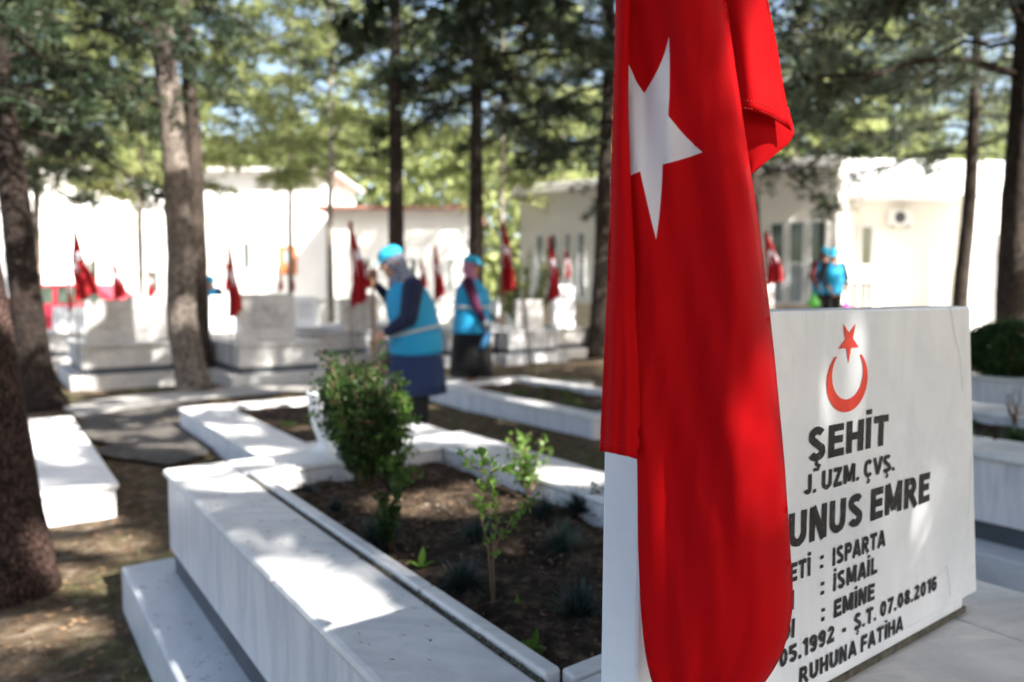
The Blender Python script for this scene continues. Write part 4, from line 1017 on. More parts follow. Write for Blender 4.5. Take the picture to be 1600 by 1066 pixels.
# --- woman 2, standing, faces right
q2 = Vector((PD(737, 500, 8.75).x, 8.75, 0))
p2_ = thing('person', 'woman in cyan vest, pink headscarf, purple sleeves and black skirt facing right', 'person', q2)
fw2 = Vector((1, -.2, 0)).normalized()
hs_, T, E, B = head_parts((.0, 0, 1.545), fw2, R(8))
legs = [capsule((-.02, -.1, .82), (0, -.1, .45), .085, .065), capsule((0, -.1, .45), (-.01, -.1, .08), .062, .042), capsule((-.02, .1, .82), (0, .1, .45), .085, .065), capsule((0, .1, .45), (-.01, .1, .08), .062, .042),
        capsule((-.02, -.10, .04), (.15, -.11, .035), .042, .03), capsule((-.02, .10, .04), (.15, .11, .035), .042, .03)]
torso = [ellips((.0, 0, .90), (.165, .18, .17)), ellips((.0, 0, 1.12), (.15, .18, .22)), ellips((-.01, 0, 1.30), (.11, .17, .10))]
shR = (-.03, -.19, 1.34); elR = (.06, -.235, 1.09); wrR = (.165, -.22, .87)
shL = (-.02, .18, 1.34); elL = (.08, .22, 1.08); wrL = (.24, .16, .93)
arm = [capsule(shR, elR, .05, .038), capsule(elR, wrR, .037, .024), capsule(shL, elL, .05, .038), capsule(elL, wrL, .037, .024)]
body2 = blob('body', hs_ + [capsule((-.01, 0, 1.34), (0, 0, 1.45), .056, .05)] + legs + torso + arm + hand(wrR, (.35, 0, -.9), (1, 0, 0), .6) + hand(wrL, (.8, 0, -.4), (0, 0, 1), .6), .007, M['skin'], p2_, 2)
face_features(T, E, body2)
cap_obj(T, E, B, p2_, M['cap'])
blob('headscarf', [E(-.012, 0, .012, .100, .086, .108), E(-.02, 0, -.05, .085, .082, .08), capsule(T(-.01, 0, -.10), (-.01, 0, 1.38), .07, .095)], .010, M['scarf_pink'], p2_, 3)
blob('shirt', [capsule(shR, elR, .074, .058), capsule(elR, (.15, -.222, .90), .056, .038), capsule(shL, elL, .07, .055), capsule(elL, (.215, .165, .95), .052, .036), capsule(shR, shL, .07, .07)], .012, M['purple'], p2_, 3)
blob('safety_vest', [loft([(.0, 0, .74, .235, .235), (.0, 0, .80, .238, .235), (.0, 0, .95, .215, .225), (.01, 0, 1.12, .22, .22), (.0, 0, 1.25, .195, .21), (-.01, 0, 1.35, .12, .17), (-.01, 0, 1.385, .09, .12)], 32, .02, 4)], .013, M['vest'], p2_, 4)
V, F = loft([(.003, 0, 1.035, .228, .234), (.003, 0, 1.070, .228, .232)], 40, 0, 1, False); mb = MB(); mb.add((V, F)); o = mb.obj('reflective_band', M['silver'], p2_); md = o.modifiers.new('s', 'SOLIDIFY'); md.thickness = .006
mb = MB(); mb.add(loft([(0, 0, .80, .21, .21), (0, 0, .65, .235, .22), (0, 0, .45, .25, .24), (0, 0, .22, .265, .25), (0, 0, .222, .25, .24), (0, 0, .7, .18, .18)], 48, .05, 6)); mb.obj('skirt', M['black'], p2_)
blob('gloves', [capsule((.16, -.22, .885), (.185, -.22, .82), .034, .040), ellips((.20, -.22, .775), (.04, .03, .05)), capsule((.235, .16, .935), (.29, .16, .905), .034, .040)], .010, M['glove'], p2_, 3)
rg = thing('cleaning_cloth', 'crumpled blue cloth dangling from the gloved hand of the woman in purple sleeves', 'cloth', q2 + Vector((.17, -.235, .55)))
V, F = loft([(.05, 0, .24, .02, .02), (.03, 0, .18, .045, .03), (.0, 0, .10, .05, .025), (-.03, 0, .02, .035, .02)], 18, .25, 2); mb = MB(); mb.add((V, F)); mb.obj('cloth', M['blue_rag'], rg)
bt_ = thing('bottle', 'pale translucent bottle held at waist height by the woman in purple sleeves', 'bottle', q2 + Vector((.30, .10, .93)))
mb = MB(); mb.add(loft([(0, 0, 0, .035, .035), (0, 0, .02, .04, .04), (0, 0, .16, .04, .04), (0, 0, .20, .018, .018), (0, 0, .23, .016, .016)], 16)); bo = mb.obj('bottle_body', M['plastic_w'], bt_)
mb = MB(); mb.add(tube([(0, 0, .23), (0, 0, .25)], [.017, .017], 12)); mb.obj('cap', M['blue_rag'], bt_)

# --- smaller people near the building and between trunks
def small_person(label, px, D, facing, sleeve, leg, vest='vest', h=1.0, lean=0.0, gz=0.0):
    r = thing('person', label, 'person', Vector((PD(px, 500, D).x, D, gz)))
    fx = facing
    f = Vector((fx, -.6, 0)).normalized(); hs_, T, E, B = head_parts((fx * lean, -.05, 1.50 * h), f, R(20))
    parts = hs_ + [capsule((0, 0, 1.32 * h), (fx * lean * .8, -.03, 1.42 * h), .055, .05), capsule((0, -.0, .85), (0, 0, 1.3 * h), .14, .12),
                   capsule((-.09, 0, .82), (-.09, 0, .08), .08, .045), capsule((.09, 0, .82), (.09, 0, .08), .08, .045), capsule((-.09, .02, .04), (-.1, -.13, .035), .04, .03), capsule((.09, .02, .04), (.1, -.13, .035), .04, .03)]
    a = []
    for sx in (-1, 1):
        s_ = (sx * .18, 0, 1.30 * h); e_ = (sx * .25, -.04, 1.05 * h); w_ = (sx * .17, -.20, .88 * h)
        parts += [capsule(s_, e_, .048, .038), capsule(e_, w_, .036, .025)] + hand(w_, (-sx * .3, -.4, -.6), (0, -1, 0), .6); a += [capsule(s_, e_, .070, .055), capsule(e_, (sx * .18, -.17, .905 * h), .052, .038)]
    b_ = blob('body', parts, .011, M['skin'], r, 2); face_features(T, E, b_)
    cap_obj(T, E, B, r, M['cap'])
    blob('headscarf', [E(-.012, 0, .012, .100, .086, .105), capsule(T(-.02, 0, -.08), (0, 0, 1.34 * h), .07, .09)], .013, M['maroon'] if sleeve == 'maroon' else M['black'], r, 3)
    blob('shirt', a + [capsule((-.18, 0, 1.3 * h), (.18, 0, 1.3 * h), .07, .07)], .014, M[sleeve], r, 3)
    blob('safety_vest', [loft([(0, 0, .78, .20, .17), (0, 0, 1.0, .20, .165), (0, 0, 1.2, .195, .16), (0, 0, 1.33 * h, .15, .11), (0, 0, 1.38 * h, .08, .08)], 28, .02, 2)], .014, M[vest], r, 3)
    blob('trousers', [capsule((-.09, 0, .80), (-.09, 0, .10), .10, .065), capsule((.09, 0, .80), (.09, 0, .10), .10, .065)], .014, M[leg], r, 3)
    return r
small_person('woman in cyan vest and black sleeves by the cream building, nearer of the pair', 1300, 14.3, -.3, 'black', 'black', h=1.03, lean=.08, gz=.42)
small_person('woman in cyan vest and dark red sleeves half behind her companion by the building', 1284, 14.8, .1, 'maroon', 'black', h=1.06, lean=.05, gz=.42)
te = box_obj('terrace', (3.2, 16, 13.9, 19, -.1, .42), M['paving'], None, .02); te['kind'] = 'structure'
small_person('person in cyan vest mostly hidden behind the paired trunks at the left', 331, 16.0, .6, 'navy', 'black', h=.98)
def bag(label, px, py, D, mat, s=.14):
    p = PD(px, py, D); g = thing('plastic_bag', label, 'bag', (p.x, p.y, p.z - s)); V, F = loft([(0, 0, 0, s * .7, s * .5), (0, 0, s * .3, s, s * .7), (0, 0, s * 1.1, s * .9, s * .6), (0, 0, s * 1.7, s * .35, s * .3), (0, 0, s * 2.1, s * .5, s * .25)], 22, .16, 5)
    mb = MB(); mb.add((V, F)); mb.obj('bag', M[mat], g); mb = MB(); mb.add(tube([(-.04, 0, s * 2), (-.03, 0, s * 2.6), (.03, 0, s * 2.6), (.04, 0, s * 2)], [.008] * 4, 6)); mb.obj('handle', M[mat], g)
bag('bright green plastic bag held low by the pair of women near the building', 1271, 470, 14.2, 'plastic_g', .12)
bag('magenta plastic bag beside the pair of women near the building', 1322, 478, 14.4, 'plastic_p', .10)
st_ = PD(1341, 458, 14.6); st_.z = .42
sg = thing('wooden_stool', 'brown wooden stool standing against the beige tiled wall right of the pair of women', 'stool', st_)
box_obj('seat', (-.20, .20, -.18, .18, .95, 1.0), M['wood'], sg, .008)
for x in (-.16, .16):
    for y in (-.14, .14): box_obj('leg', (x - .03, x + .03, y - .03, y + .03, 0, .949), M['wood'], sg, .004)
box_obj('rail', (-.129, .129, -.155, -.125, .40, .46), M['wood'], sg, .003)
# thin rod leaning by woman 2
pa = PD(813, 455, 9.6); pb = P(833, 580); rd = thing('metal_rod', 'thin pale metal rod leaning over the low plot, right of the woman in purple sleeves', 'rod', (pb.x, pb.y, 0))
mb = MB(); mb.add(tube([(0, 0, -.02), (pa.x - pb.x, pa.y - pb.y, pa.z)], [.014, .014], 10)); mb.obj('shaft', M['steel'], rd)
e = Vector((pa.x - pb.x, pa.y - pb.y, pa.z)); mb = MB(); mb.add(tube([e, e + Vector((-.06, 0, .04)), e + Vector((-.10, 0, .0))], [.016, .016, .014], 8)); mb.obj('handle', M['black'], rd)

# ------------------------------------------------------------------ vase on the joint kerb
vs_p = P(512, 706, HK); vs = thing('vase', 'white flared plastic vase standing on the marble behind the tied bush', 'vase', vs_p)
prof = [(.0, .0), (.050, .0), (.055, .010), (.040, .030), (.036, .045), (.052, .085), (.066, .14), (.074, .20), (.077, .245), (.082, .252), (.080, .258), (.072, .25), (.066, .19), (.045, .09), (0, .07)]
V = []; F = []; n = 32
for (r, z) in prof:
    for k in range(n): rr = r * (1 + .025 * cos(k * pi / 2 * 1.0) ** 2); V.append((rr * cos(2 * pi * k / n), rr * sin(2 * pi * k / n), z))
for i in range(len(prof) - 1):
    for k in range(n): F.append((i * n + k, i * n + (k + 1) % n, (i + 1) * n + (k + 1) % n, (i + 1) * n + k))
mesh_obj('vase_body', V, F, M['plastic_w'], vs, True)
mb = MB(); mb.add(tube([(.06 * cos(a), .06 * sin(a), .006) for a in [k * pi / 12 for k in range(25)]], [.008] * 25, 6)); mb.obj('foot_ring', M['plastic_w'], vs)

# ------------------------------------------------------------------ plants
nprng = np.random.default_rng(7)
def unit(a): return a / np.maximum(np.linalg.norm(a, axis=-1, keepdims=True), 1e-9)
def leaves(A, Dn, L, Wd, spread=.5, K=1, droop=0.0, rng=None):
    """leaf-shaped quads at anchors A pointing along Dn"""
    rng = rng or nprng; A = np.repeat(np.asarray(A, float), K, 0); Dn = np.repeat(np.asarray(Dn, float), K, 0); N = len(A)
    d = unit(unit(Dn) + rng.normal(0, spread, (N, 3)) + np.array([0, 0, -droop])); r = rng.normal(0, 1, (N, 3)); w_ = unit(np.cross(d, r))
    l = (L * rng.uniform(.65, 1.25, (N, 1))); wd = Wd * rng.uniform(.7, 1.2, (N, 1))
    return np.stack([A, A + d * l * .45 + w_ * wd * .5, A + d * l, A + d * l * .45 - w_ * wd * .5], 1)
def shrub(name, label, cat, base, stems, leafL, leafW, per, mat, group=None, K=2, stemr=.004, spread=.8, extra=None, seed=1, jitter=.004):
    g = thing(name, label, cat, base, 0, group); rng = random.Random(seed); mb = MB(); A = []; Dn = []
    for (pts, t0) in stems:
        pts = [Vector(p) for p in pts]; n = len(pts); mb.add(tube(pts, [stemr * (1 - .65 * i / (n - 1)) for i in range(n)], 6))
        for i in range(n - 1):
            for k in range(per):
                t = (i + rng.random()) / (n - 1)
                if t < t0: continue
                p = pts[i].lerp(pts[i + 1], rng.random()); d = (pts[i + 1] - pts[i]).normalized() + Vector((rng.gauss(0, .8), rng.gauss(0, .8), rng.gauss(0, .6))); A.append(p + Vector((rng.gauss(0, jitter), rng.gauss(0, jitter), rng.gauss(0, jitter)))); Dn.append(d)
    mb.obj('stems', M['twig'], g)
    if A: quads_obj('foliage', leaves(np.array(A), np.array(Dn), leafL, leafW, spread, K, 0, np.random.default_rng(seed)), mat, g)
    return g
def twigpath(rng, base, top, n=7, wob=.02):
    b = Vector(base); t = Vector(top); return [b.lerp(t, i / (n - 1)) + Vector((rng.gauss(0, wob), rng.gauss(0, wob), 0)) * (i / (n - 1)) for i in range(n)]
# tied boxwood
SZ = HK - .07
bb = P(573, 758, SZ); rng = random.Random(3); stems = []
for k in range(120):
    a = rng.uniform(0, 2 * pi); rr = math.sqrt(rng.random()); hgt = rng.uniform(.30, .46) * (1 - .12 * rr)
    if rng.random() < .18: hgt += rng.uniform(.04, .09)
    R_ = .175 if k % 2 else .20
    tx = (-.012 + R_ * rr * cos(a)); ty = .13 * rr * sin(a); hgt += .05 * sin(k * 1.7) * rr
    if tx < -.09 and rng.random() < .4: hgt += .06
    stems.append(([Vector((.015 * cos(a), .015 * sin(a), 0)).lerp(Vector((tx * 1.0, ty, hgt)), (i / 8)) + Vector((tx * .22 * sin(i / 8 * pi), ty * .22 * sin(i / 8 * pi), 0)) * .1 + Vector((rng.gauss(0, .006), rng.gauss(0, .006), 0)) for i in range(9)], rng.uniform(.12, .34)))
for k in range(9):     # loose light branch on the right
    z0 = rng.uniform(.02, .1); stems.append(([Vector((.02, -.02, z0)).lerp(Vector((.145 + rng.gauss(0, .02), -.05, .06 + k * .04)), i / 6) + Vector((rng.gauss(0, .008), 0, rng.gauss(0, .008))) for i in range(7)], .3))
bush = shrub('boxwood_bush', 'bushy green boxwood tied round its middle with string in the foreground bed', 'bush', bb, stems, .019, .013, 15, M['box_leaf'], K=2, stemr=.004, seed=5, jitter=.014)
A = []; 
for k in range(360):
    z = rng.uniform(.0, .36); cl = int(z / .04); A.append((.150 + .03 * sin(cl * 2.3) + rng.gauss(0, .024) - (.36 - z) * .05, -.06 + .02 * cos(cl * 1.7) + rng.gauss(0, .02), z))
o = quads_obj('side_branch', leaves(np.array(A), np.tile([0, 0, .6], (len(A), 1)), .017, .011, 1.0, 2), M['fresh_leaf'], bush)
o['label'] = 'lighter green side branch'
mb = MB(); mb.add(tube([(-.008 + .112 * cos(a), .085 * sin(a), .265 + .006 * sin(a * 2)) for a in [k * pi / 16 for k in range(33)]], [.0022] * 33, 6)); mb.obj('string', M['string'], bush)
mb = MB()
for k in range(5): mb.add(tube([(.003 * k - .01, .004 * k - .01, -.03), (.01 * k - .02, -.01 + .006 * k, .08), (.028 * k - .06, -.03 + .014 * k, .24)], [.012, .009, .005], 8, .1, k))
mb.obj('stump', M['twig'], bush)
# slender sapling in the bed
sb = P(768, 985, SZ); rng = random.Random(8)
def sap(px, py, D=1.66): return PD(px, py, D) - sb
stems = [([sap(768, 985), sap(769, 940), sap(766, 890), sap(762, 850), sap(752, 810), sap(750, 785), sap(757, 740), sap(750, 700)], .5),
         ([sap(770, 980), sap(772, 920), sap(770, 870), sap(776, 820), sap(774, 780), sap(766, 750), sap(768, 712)], .45),
         ([sap(769, 880), sap(778, 845), sap(795, 820), sap(815, 800), sap(842, 768)], .4),
         ([sap(757, 740), sap(740, 728), sap(724, 712)], .6), ([sap(766, 740), sap(782, 730), sap(800, 735)], .6)]
shrub('sapling', 'slender two-stemmed sapling with fresh green top leaves in the foreground bed', 'sapling', sb, stems, .020, .015, 16, M['fresh_leaf'], stemr=.0026, K=1, seed=9)
pb2 = P(826, 778, SZ); stems = [(twigpath(rng, (0, 0, 0), (rng.uniform(-.09, .09), rng.uniform(-.06, .06), rng.uniform(.08, .25)), 7, .012), .3) for k in range(13)]
shrub('leafy_plant', 'bright green leafy plant near the right kerb of the foreground bed', 'plant', pb2, stems, .022, .016, 7, M['fresh_leaf'], stemr=.003, K=1, seed=10, jitter=.008)
pb3 = P(938, 790, SZ + .02); stems = [(twigpath(rng, (0, 0, 0), (rng.uniform(-.06, .05), rng.uniform(-.04, .04), rng.uniform(.03, .09)), 5, .006), .1) for k in range(6)]
shrub('leafy_plant', 'low dark sprig half hidden by the headstone edge at the right kerb', 'plant', pb3, stems, .02, .013, 10, M['box_leaf'], stemr=.002, K=1, seed=12)
pb4 = P(610, 862, SZ); stems = [(twigpath(rng, (0, 0, 0), (rng.uniform(-.05, .05), rng.uniform(-.03, .03), rng.uniform(.10, .22)), 6, .008), .25) for k in range(8)]
shrub('leafy_plant', 'loose shaded green sprigs in front of the tied boxwood', 'plant', pb4, stems, .018, .011, 12, M['box_leaf'], stemr=.0022, K=2, seed=13)
# broad-leaved sprouts
def sprout(px, py, s, label, n=6, seed=0):
    b = P(px, py, SZ); g = thing('sprout', label, 'sprout', b, 0, 'small sprouts in the foreground bed'); rng = random.Random(seed); V = []; F = []
    for k in range(n):
        a = rng.uniform(0, 2 * pi); tilt = .15 if k == 0 else rng.uniform(.7, 1.2); L = s * (1.1 if k == 0 else rng.uniform(.6, 1)); d = Vector((cos(a) * sin(tilt), sin(a) * sin(tilt), cos(tilt))); sd = Vector((-sin(a), cos(a), 0)) if k else Vector((1, 0, 0))
        m = 6; b0_ = len(V)
        for i in range(m + 1):
            t = i / m; w_ = s * .17 * math.sin(min(1, t * 1.0 + .08) * pi) ** .8; c = d * L * t + Vector((0, 0, -.25 * s * t * t * sin(tilt)))
            V += [c - sd * w_ + Vector((0, 0, .04 * s)), c, c + sd * w_ + Vector((0, 0, .04 * s))]
        for i in range(m):
            for j in (0, 1): F.append((b0_ + i * 3 + j, b0_ + i * 3 + j + 1, b0_ + (i + 1) * 3 + j + 1, b0_ + (i + 1) * 3 + j))
    mesh_obj('leaves', V, F, M['fresh_leaf'], g, True)
sprout(658, 888, .055, 'upright pale green sprout left of the slender sapling', 6, 1)
sprout(833, 1018, .048, 'small green sprout low in the bed near the lettered headstone, right of the sapling', 8, 2)
sprout(808, 958, .04, 'flat dull sprout at the foot of the slender sapling', 5, 3)
# bluish grass tufts
def tuft(px, py, label, r=.09, n=260, z=SZ, seed=0, mat='blue_grass', L=.09, w_=.0035, group='bluish grass tufts in the foreground bed'):
    b = P(px, py, z); g = thing('grass_tuft', label, 'grass tuft', b, 0, group); rg_ = np.random.default_rng(seed)
    a = rg_.uniform(0, 2 * pi, n); t = rg_.uniform(.1, 1.25, n); L_ = L * rg_.uniform(.6, 1.15, n); rr = rg_.uniform(0, r * .25, n)
    base = np.stack([rr * np.cos(a), rr * np.sin(a), np.zeros(n)], 1); Q = []
    d = np.stack([np.cos(a) * np.sin(t), np.sin(a) * np.sin(t), np.cos(t)], 1); s = np.stack([-np.sin(a), np.cos(a), 0 * a], 1) * w_ / 2
    p0 = base; p1 = base + d * L_[:, None] * .5; p2 = base + d * L_[:, None] + np.array([0, 0, -1]) * (L_ * .35 * np.sin(t))[:, None]
    Q = np.concatenate([np.stack([p0 - s, p0 + s, p1 + s, p1 - s], 1), np.stack([p1 - s, p1 + s, p2 + s * .2, p2 - s * .2], 1)])
    quads_obj('blades', Q, M[mat], g)
for k, (x, y, lab, r) in enumerate([(722, 925, 'bluish grass tuft just left of the sapling stem', .10), (905, 965, 'bluish grass tuft next to the edge of the headstone', .09), (590, 850, 'dark bluish grass tuft close to the marble lip, left part of the bed', .10), (480, 775, 'bluish grass tuft in the far left corner of the bed', .06),
                                    (525, 800, 'small pale bluish tuft beside the left lip below the boxwood', .05), (745, 850, 'dark tuft in the middle of the bed behind the sapling', .09), (880, 860, 'dark grass tuft in the shaded right half of the bed', .10), (905, 800, 'dark grass tuft against the right kerb', .09), (850, 810, 'dark tuft behind the bright leafy plant', .08), (705, 715, 'small tuft at the far inner corner of the bed', .05)]):
    tuft(x, y, lab, r, 240, seed=k, L=r)
# debris
def litter_local(parent, rect, z, n, seed, size=.012, mat='dead_leaf', name='dead_leaves'):
    rg_ = np.random.default_rng(seed); A = np.stack([rg_.uniform(rect[0], rect[1], n), rg_.uniform(rect[2], rect[3], n), z + rg_.uniform(.0, .02, n)], 1)
    o = quads_obj(name, leaves(A, np.stack([rg_.normal(0, 1, n), rg_.normal(0, 1, n), rg_.normal(0, .12, n)], 1), size, size * .5, .1, 1, 0, rg_), M[mat], parent); o['kind'] = 'stuff'; return o
litter_local(fg, bed, SZ + .002, 1500, 5, .014)
mb = MB(); rng = random.Random(12)
for k in range(130):
    s = rng.uniform(.003, .009); mb.add(ellips((rng.uniform(bed[0] + .02, bed[1] - .02), rng.uniform(bed[2] + .02, bed[3] - .02), SZ + .004), (s, s * .8, s * .6), 7))
o = mb.obj('pebbles', M['stone_bit'], fg); o['kind'] = 'stuff'
mb = MB()
for (a_, b_) in ((.14, .80), (.11, 1.1)): mb.add(ellips((a_, b_, HK + .001), (.003, .002, .0015), 7))
mb.obj('specks', M['mortar'], fg)
o = quads_obj('needles', leaves(np.stack([nprng.uniform(0, .22, 90), nprng.uniform(.5, 2.6, 90), np.full(90, HK + .002)], 1), np.stack([nprng.normal(0, 1, 90), nprng.normal(0, 1, 90), np.zeros(90)], 1), .02, .0018, .02, 1), M['dead_leaf'], fg); o['kind'] = 'stuff'
o = quads_obj('needles', leaves(np.stack([nprng.uniform(-.13, .0, 90), nprng.uniform(.5, 2.6, 90), np.full(90, .152)], 1), np.stack([nprng.normal(0, 1, 90), nprng.normal(0, 1, 90), np.zeros(90)], 1), .025, .0025, .02, 1), M['dead_leaf'], fg); o['kind'] = 'stuff'
def scatter_ground(n, box, size, mat, name, seed, upright=False, mask=None):
    rg_ = np.random.default_rng(seed); x = rg_.uniform(box[0], box[1], n); y = box[2] + (box[3] - box[2]) * rg_.uniform(0, 1, n) ** 1.5
    if mask is not None: k = mask(x, y); x = x[k]; y = y[k]
    m = len(x)
    # keep off the marble
    vv = x * UV_V.x + y * UV_V.y; uu = x * UV_U.x + y * UV_U.y; ok = np.ones(m, bool)
    for (a, b, c, d) in ((.36, 2.05, .22, 3.2), (1.35, 2.82, 4.38, 7.12), (4.0, 5.5, 4.4, 7.4), (lv - 1.4, lv + .02, lu - .03, lu + 2.75), (3.2, 5.1, -.1, 2.9)): ok &= ~((vv > a) & (vv < b) & (uu > c) & (uu < d))
    x, y = x[ok], y[ok]; m = len(x); z = (vnoise(x * 2.2, y * 2.2, 1) - .5) * .05 + (vnoise(x * .6, y * .6, 2) - .5) * .05 - .015
    A = np.stack([x, y, z + .004], 1)
    if upright: Q = leaves(A, np.tile([0, 0, 1.], (m, 1)), size, size * .12, .35, 1, 0, rg_)
    else: Q = leaves(A, np.stack([rg_.normal(0, 1, m), rg_.normal(0, 1, m), rg_.normal(0, .15, m)], 1), size, size * .4, .1, 1, 0, rg_)
    o = quads_obj(name, Q, M[mat]); o['kind'] = 'stuff'; return o
tag(scatter_ground(26000, (-7, 6, 1.2, 10), .036, 'dead_leaf', 'fallen_leaves', 1), 'dry brown leaves and needles scattered over the ground', 'leaf litter')
tag(scatter_ground(26000, (-7, 6, 1.5, 11), .045, 'grass', 'grass', 2, True, lambda x, y: vnoise(x * 1.3 + 3, y * 1.3, 21) > .56), 'sparse short green grass between the graves', 'grass')
# small growth in other beds
def local_plants(g, rect, z, n, seed, mat='grass', L=.06):
    rg_ = np.random.default_rng(seed); c = np.stack([rg_.uniform(rect[0], rect[1], n), rg_.uniform(rect[2], rect[3], n)], 1); A = np.repeat(c, 60, 0) + rg_.normal(0, .04, (n * 60, 2)); A = np.concatenate([A, np.full((len(A), 1), z)], 1)
    o = quads_obj('weeds', leaves(A, np.tile([0, 0, 1.], (len(A), 1)), L, L * .35, .8, 1, 0, rg_), M[mat], g); o['kind'] = 'stuff'
local_plants(g2, (.5, 1.1, .7, 2.4), .15, 5, 1, 'grass', .04); local_plants(g3, (.3, 1.1, .3, 2.5), .15, 8, 2, 'grass', .05)
local_plants(g5, (.4, 1.0, .5, 2.2), HK - .05, 16, 3, 'hedge_leaf', .07)
litter_local(g3, (.25, 1.1, .25, 2.6), .15, 500, 8, .02); litter_local(g2, (.42, 1.15, .55, 2.45), .15, 300, 9, .018)
# hedge ball and thin shrub at the right
hb = PD(1580, 530, 5.9); hbz = HK - .02
g = thing('round_hedge', 'dark green clipped round hedge on the marble grave at the right edge', 'hedge', (hb.x, hb.y, hbz)); rg_ = np.random.default_rng(4); n = 15000
d = unit(rg_.normal(0, 1, (n, 3))); r_ = .78 + .27 * rg_.random((n, 1)); A = d * r_ * np.array([.32, .30, .22]) * (1 + .08 * np.sin(d[:, :1] * 9 + d[:, 1:2] * 7)); A[:, 2] += .23; A = A[A[:, 2] > .02]
quads_obj('foliage', leaves(A, A - np.array([0, 0, .2]), .03, .018, .8, 1, 0, rg_), M['hedge_leaf'], g)
mb = MB()
for k in range(7): mb.add(tube([(0, 0, -.02), (.05 * cos(k), .05 * sin(k), .12), (.18 * cos(k), .18 * sin(k), .30)], [.015, .01, .004], 6))
mb.obj('stems', M['twig'], g)
tb = PD(1588, 634, 3.95); rng = random.Random(31); stems = []
for k in range(8): stems.append((twigpath(rng, (0, 0, 0), (rng.uniform(-.10, .10), rng.uniform(-.08, .08), rng.uniform(.10, .22)), 5, .012), .9))
shrub('bare_shrub', 'thin leafless twiggy shrub in the right-hand grave bed', 'shrub', (tb.x, tb.y, HK - .06), stems, .012, .008, 3, M['box_leaf'], stemr=.006, K=1, seed=40)
gp = PD(826, 445, 15.5); rng = random.Random(17); stems = [(twigpath(rng, (0, 0, 0), (rng.uniform(-.75, .7), rng.uniform(-.4, .4), rng.uniform(.9, 2.2)), 7, .05), .25) for k in range(26)]
shrub('garden_shrub', 'light green airy shrub in front of the white building behind the rod', 'shrub', (gp.x, gp.y, 0), stems, .10, .05, 12, M['needle_lit'], stemr=.02, K=2, seed=18)

# ------------------------------------------------------------------ trees
def crown_mesh(seed, z0, z1, Rm, nl, twigs=14, tufts=5, K=5, L=.16, Wd=.028, up=.15, droop=.45, mask=None, origin=None, low_r=.75, mats=('needle',), vert=.0, limbr=.035):
    """limbs from the trunk axis, side twigs, tufts of needles. returns (foliage quads, limb MB)"""
    rg = np.random.default_rng(seed); rnd = random.Random(seed); A = []; Dn = []; limbs = MB()
    for i in range(nl):
        t = (i + rnd.random()) / nl; z = z0 + (z1 - z0) * t; az = i * 2.399 + rnd.uniform(-.5, .5)
        prof = (low_r + (1 - low_r) * min(1, t * 4)) * (1 - max(0, t - .35) / .65 * .85); Ln = Rm * prof * rnd.uniform(.65, 1.1)
        d = Vector((cos(az), sin(az), 0)); pts = []; m = 8; bend = rnd.uniform(-.5, .5); sd = Vector((-sin(az), cos(az), 0))
        for k in range(m + 1):
            s = k / m; pts.append(Vector((0, 0, z)) + d * Ln * s + sd * bend * s * s * Ln * .35 + Vector((rnd.gauss(0, .05), rnd.gauss(0, .05), up * Ln * s - droop * Ln * s * s + rnd.gauss(0, .04))) * (1 if k else 0))
        limbs.add(tube(pts, [limbr * (Ln / Rm) * (1 - .85 * k / m) + .004 for k in range(m + 1)], 6, cap=False))
        for q in range(twigs):
            s = rnd.uniform(.18, 1); k = min(m - 1, int(s * m)); p = pts[k].lerp(pts[k + 1], s * m - k); tl = Ln * .42 * (1.15 - s) * rnd.uniform(.5, 1.2) + .15
            sg_ = rnd.choice((-1, 1)); td = (d * rnd.uniform(.3, .9) + sd * sg_ * rnd.uniform(.4, 1) + Vector((0, 0, rnd.uniform(-.35, .25)))).normalized()
            e_ = p + td * tl + Vector((0, 0, -.18 * tl))
            if mask is None or not any(near_lit(p.lerp(e_, w_), origin) for w_ in (0, .2, .4, .6, .8, 1)): limbs.add(tube([p, p.lerp(e_, .5) + Vector((0, 0, .03)), e_], [.010, .007, .003], 4, cap=False))
            for f in range(tufts):
                w_ = (f + .6) / tufts; c = p.lerp(e_, w_) + Vector((rnd.gauss(0, .045), rnd.gauss(0, .045), rnd.gauss(0, .045))); A.append(c); Dn.append(td + Vector((0, 0, .15 - vert)))
    A = np.array([tuple(a) for a in A]); Dn = np.array([tuple(a) for a in Dn])
    Q = leaves(A, Dn, L, Wd, .75, K, .25, rg)
    if mask is not None:
        o3 = np.array(origin); bad = np.zeros(len(Q), bool)
        for k in (0, 1, 2, 3): bad |= mask(Q[:, k] + o3)
        bad |= mask(Q.mean(1) + o3)
        Q = Q[~bad]
    return Q, limbs
def mk(Q, mat):
    o = quads_obj('crown', Q, mat); me = o.data; bpy.data.objects.remove(o); return me
def mkl(mb, mat):
    o = mb.obj('limbs', mat); me = o.data; bpy.data.objects.remove(o); return me
VAR = []
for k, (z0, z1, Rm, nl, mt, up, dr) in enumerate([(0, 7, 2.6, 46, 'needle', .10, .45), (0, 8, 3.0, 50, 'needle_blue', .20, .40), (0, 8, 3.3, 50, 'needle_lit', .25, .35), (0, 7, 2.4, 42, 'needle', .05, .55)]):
    Q, lb = crown_mesh(100 + k, z0, z1, Rm, nl if mt == 'needle_lit' else int(nl * 1.0), 17 if mt != 'needle_lit' else 14, 6, 5 if mt != 'needle_lit' else 6, .19 if mt == 'needle_lit' else .16, .04 if mt == 'needle_lit' else .030, up, dr); VAR.append((mk(Q, M[mt]), mkl(lb, M['bark_dark'])))
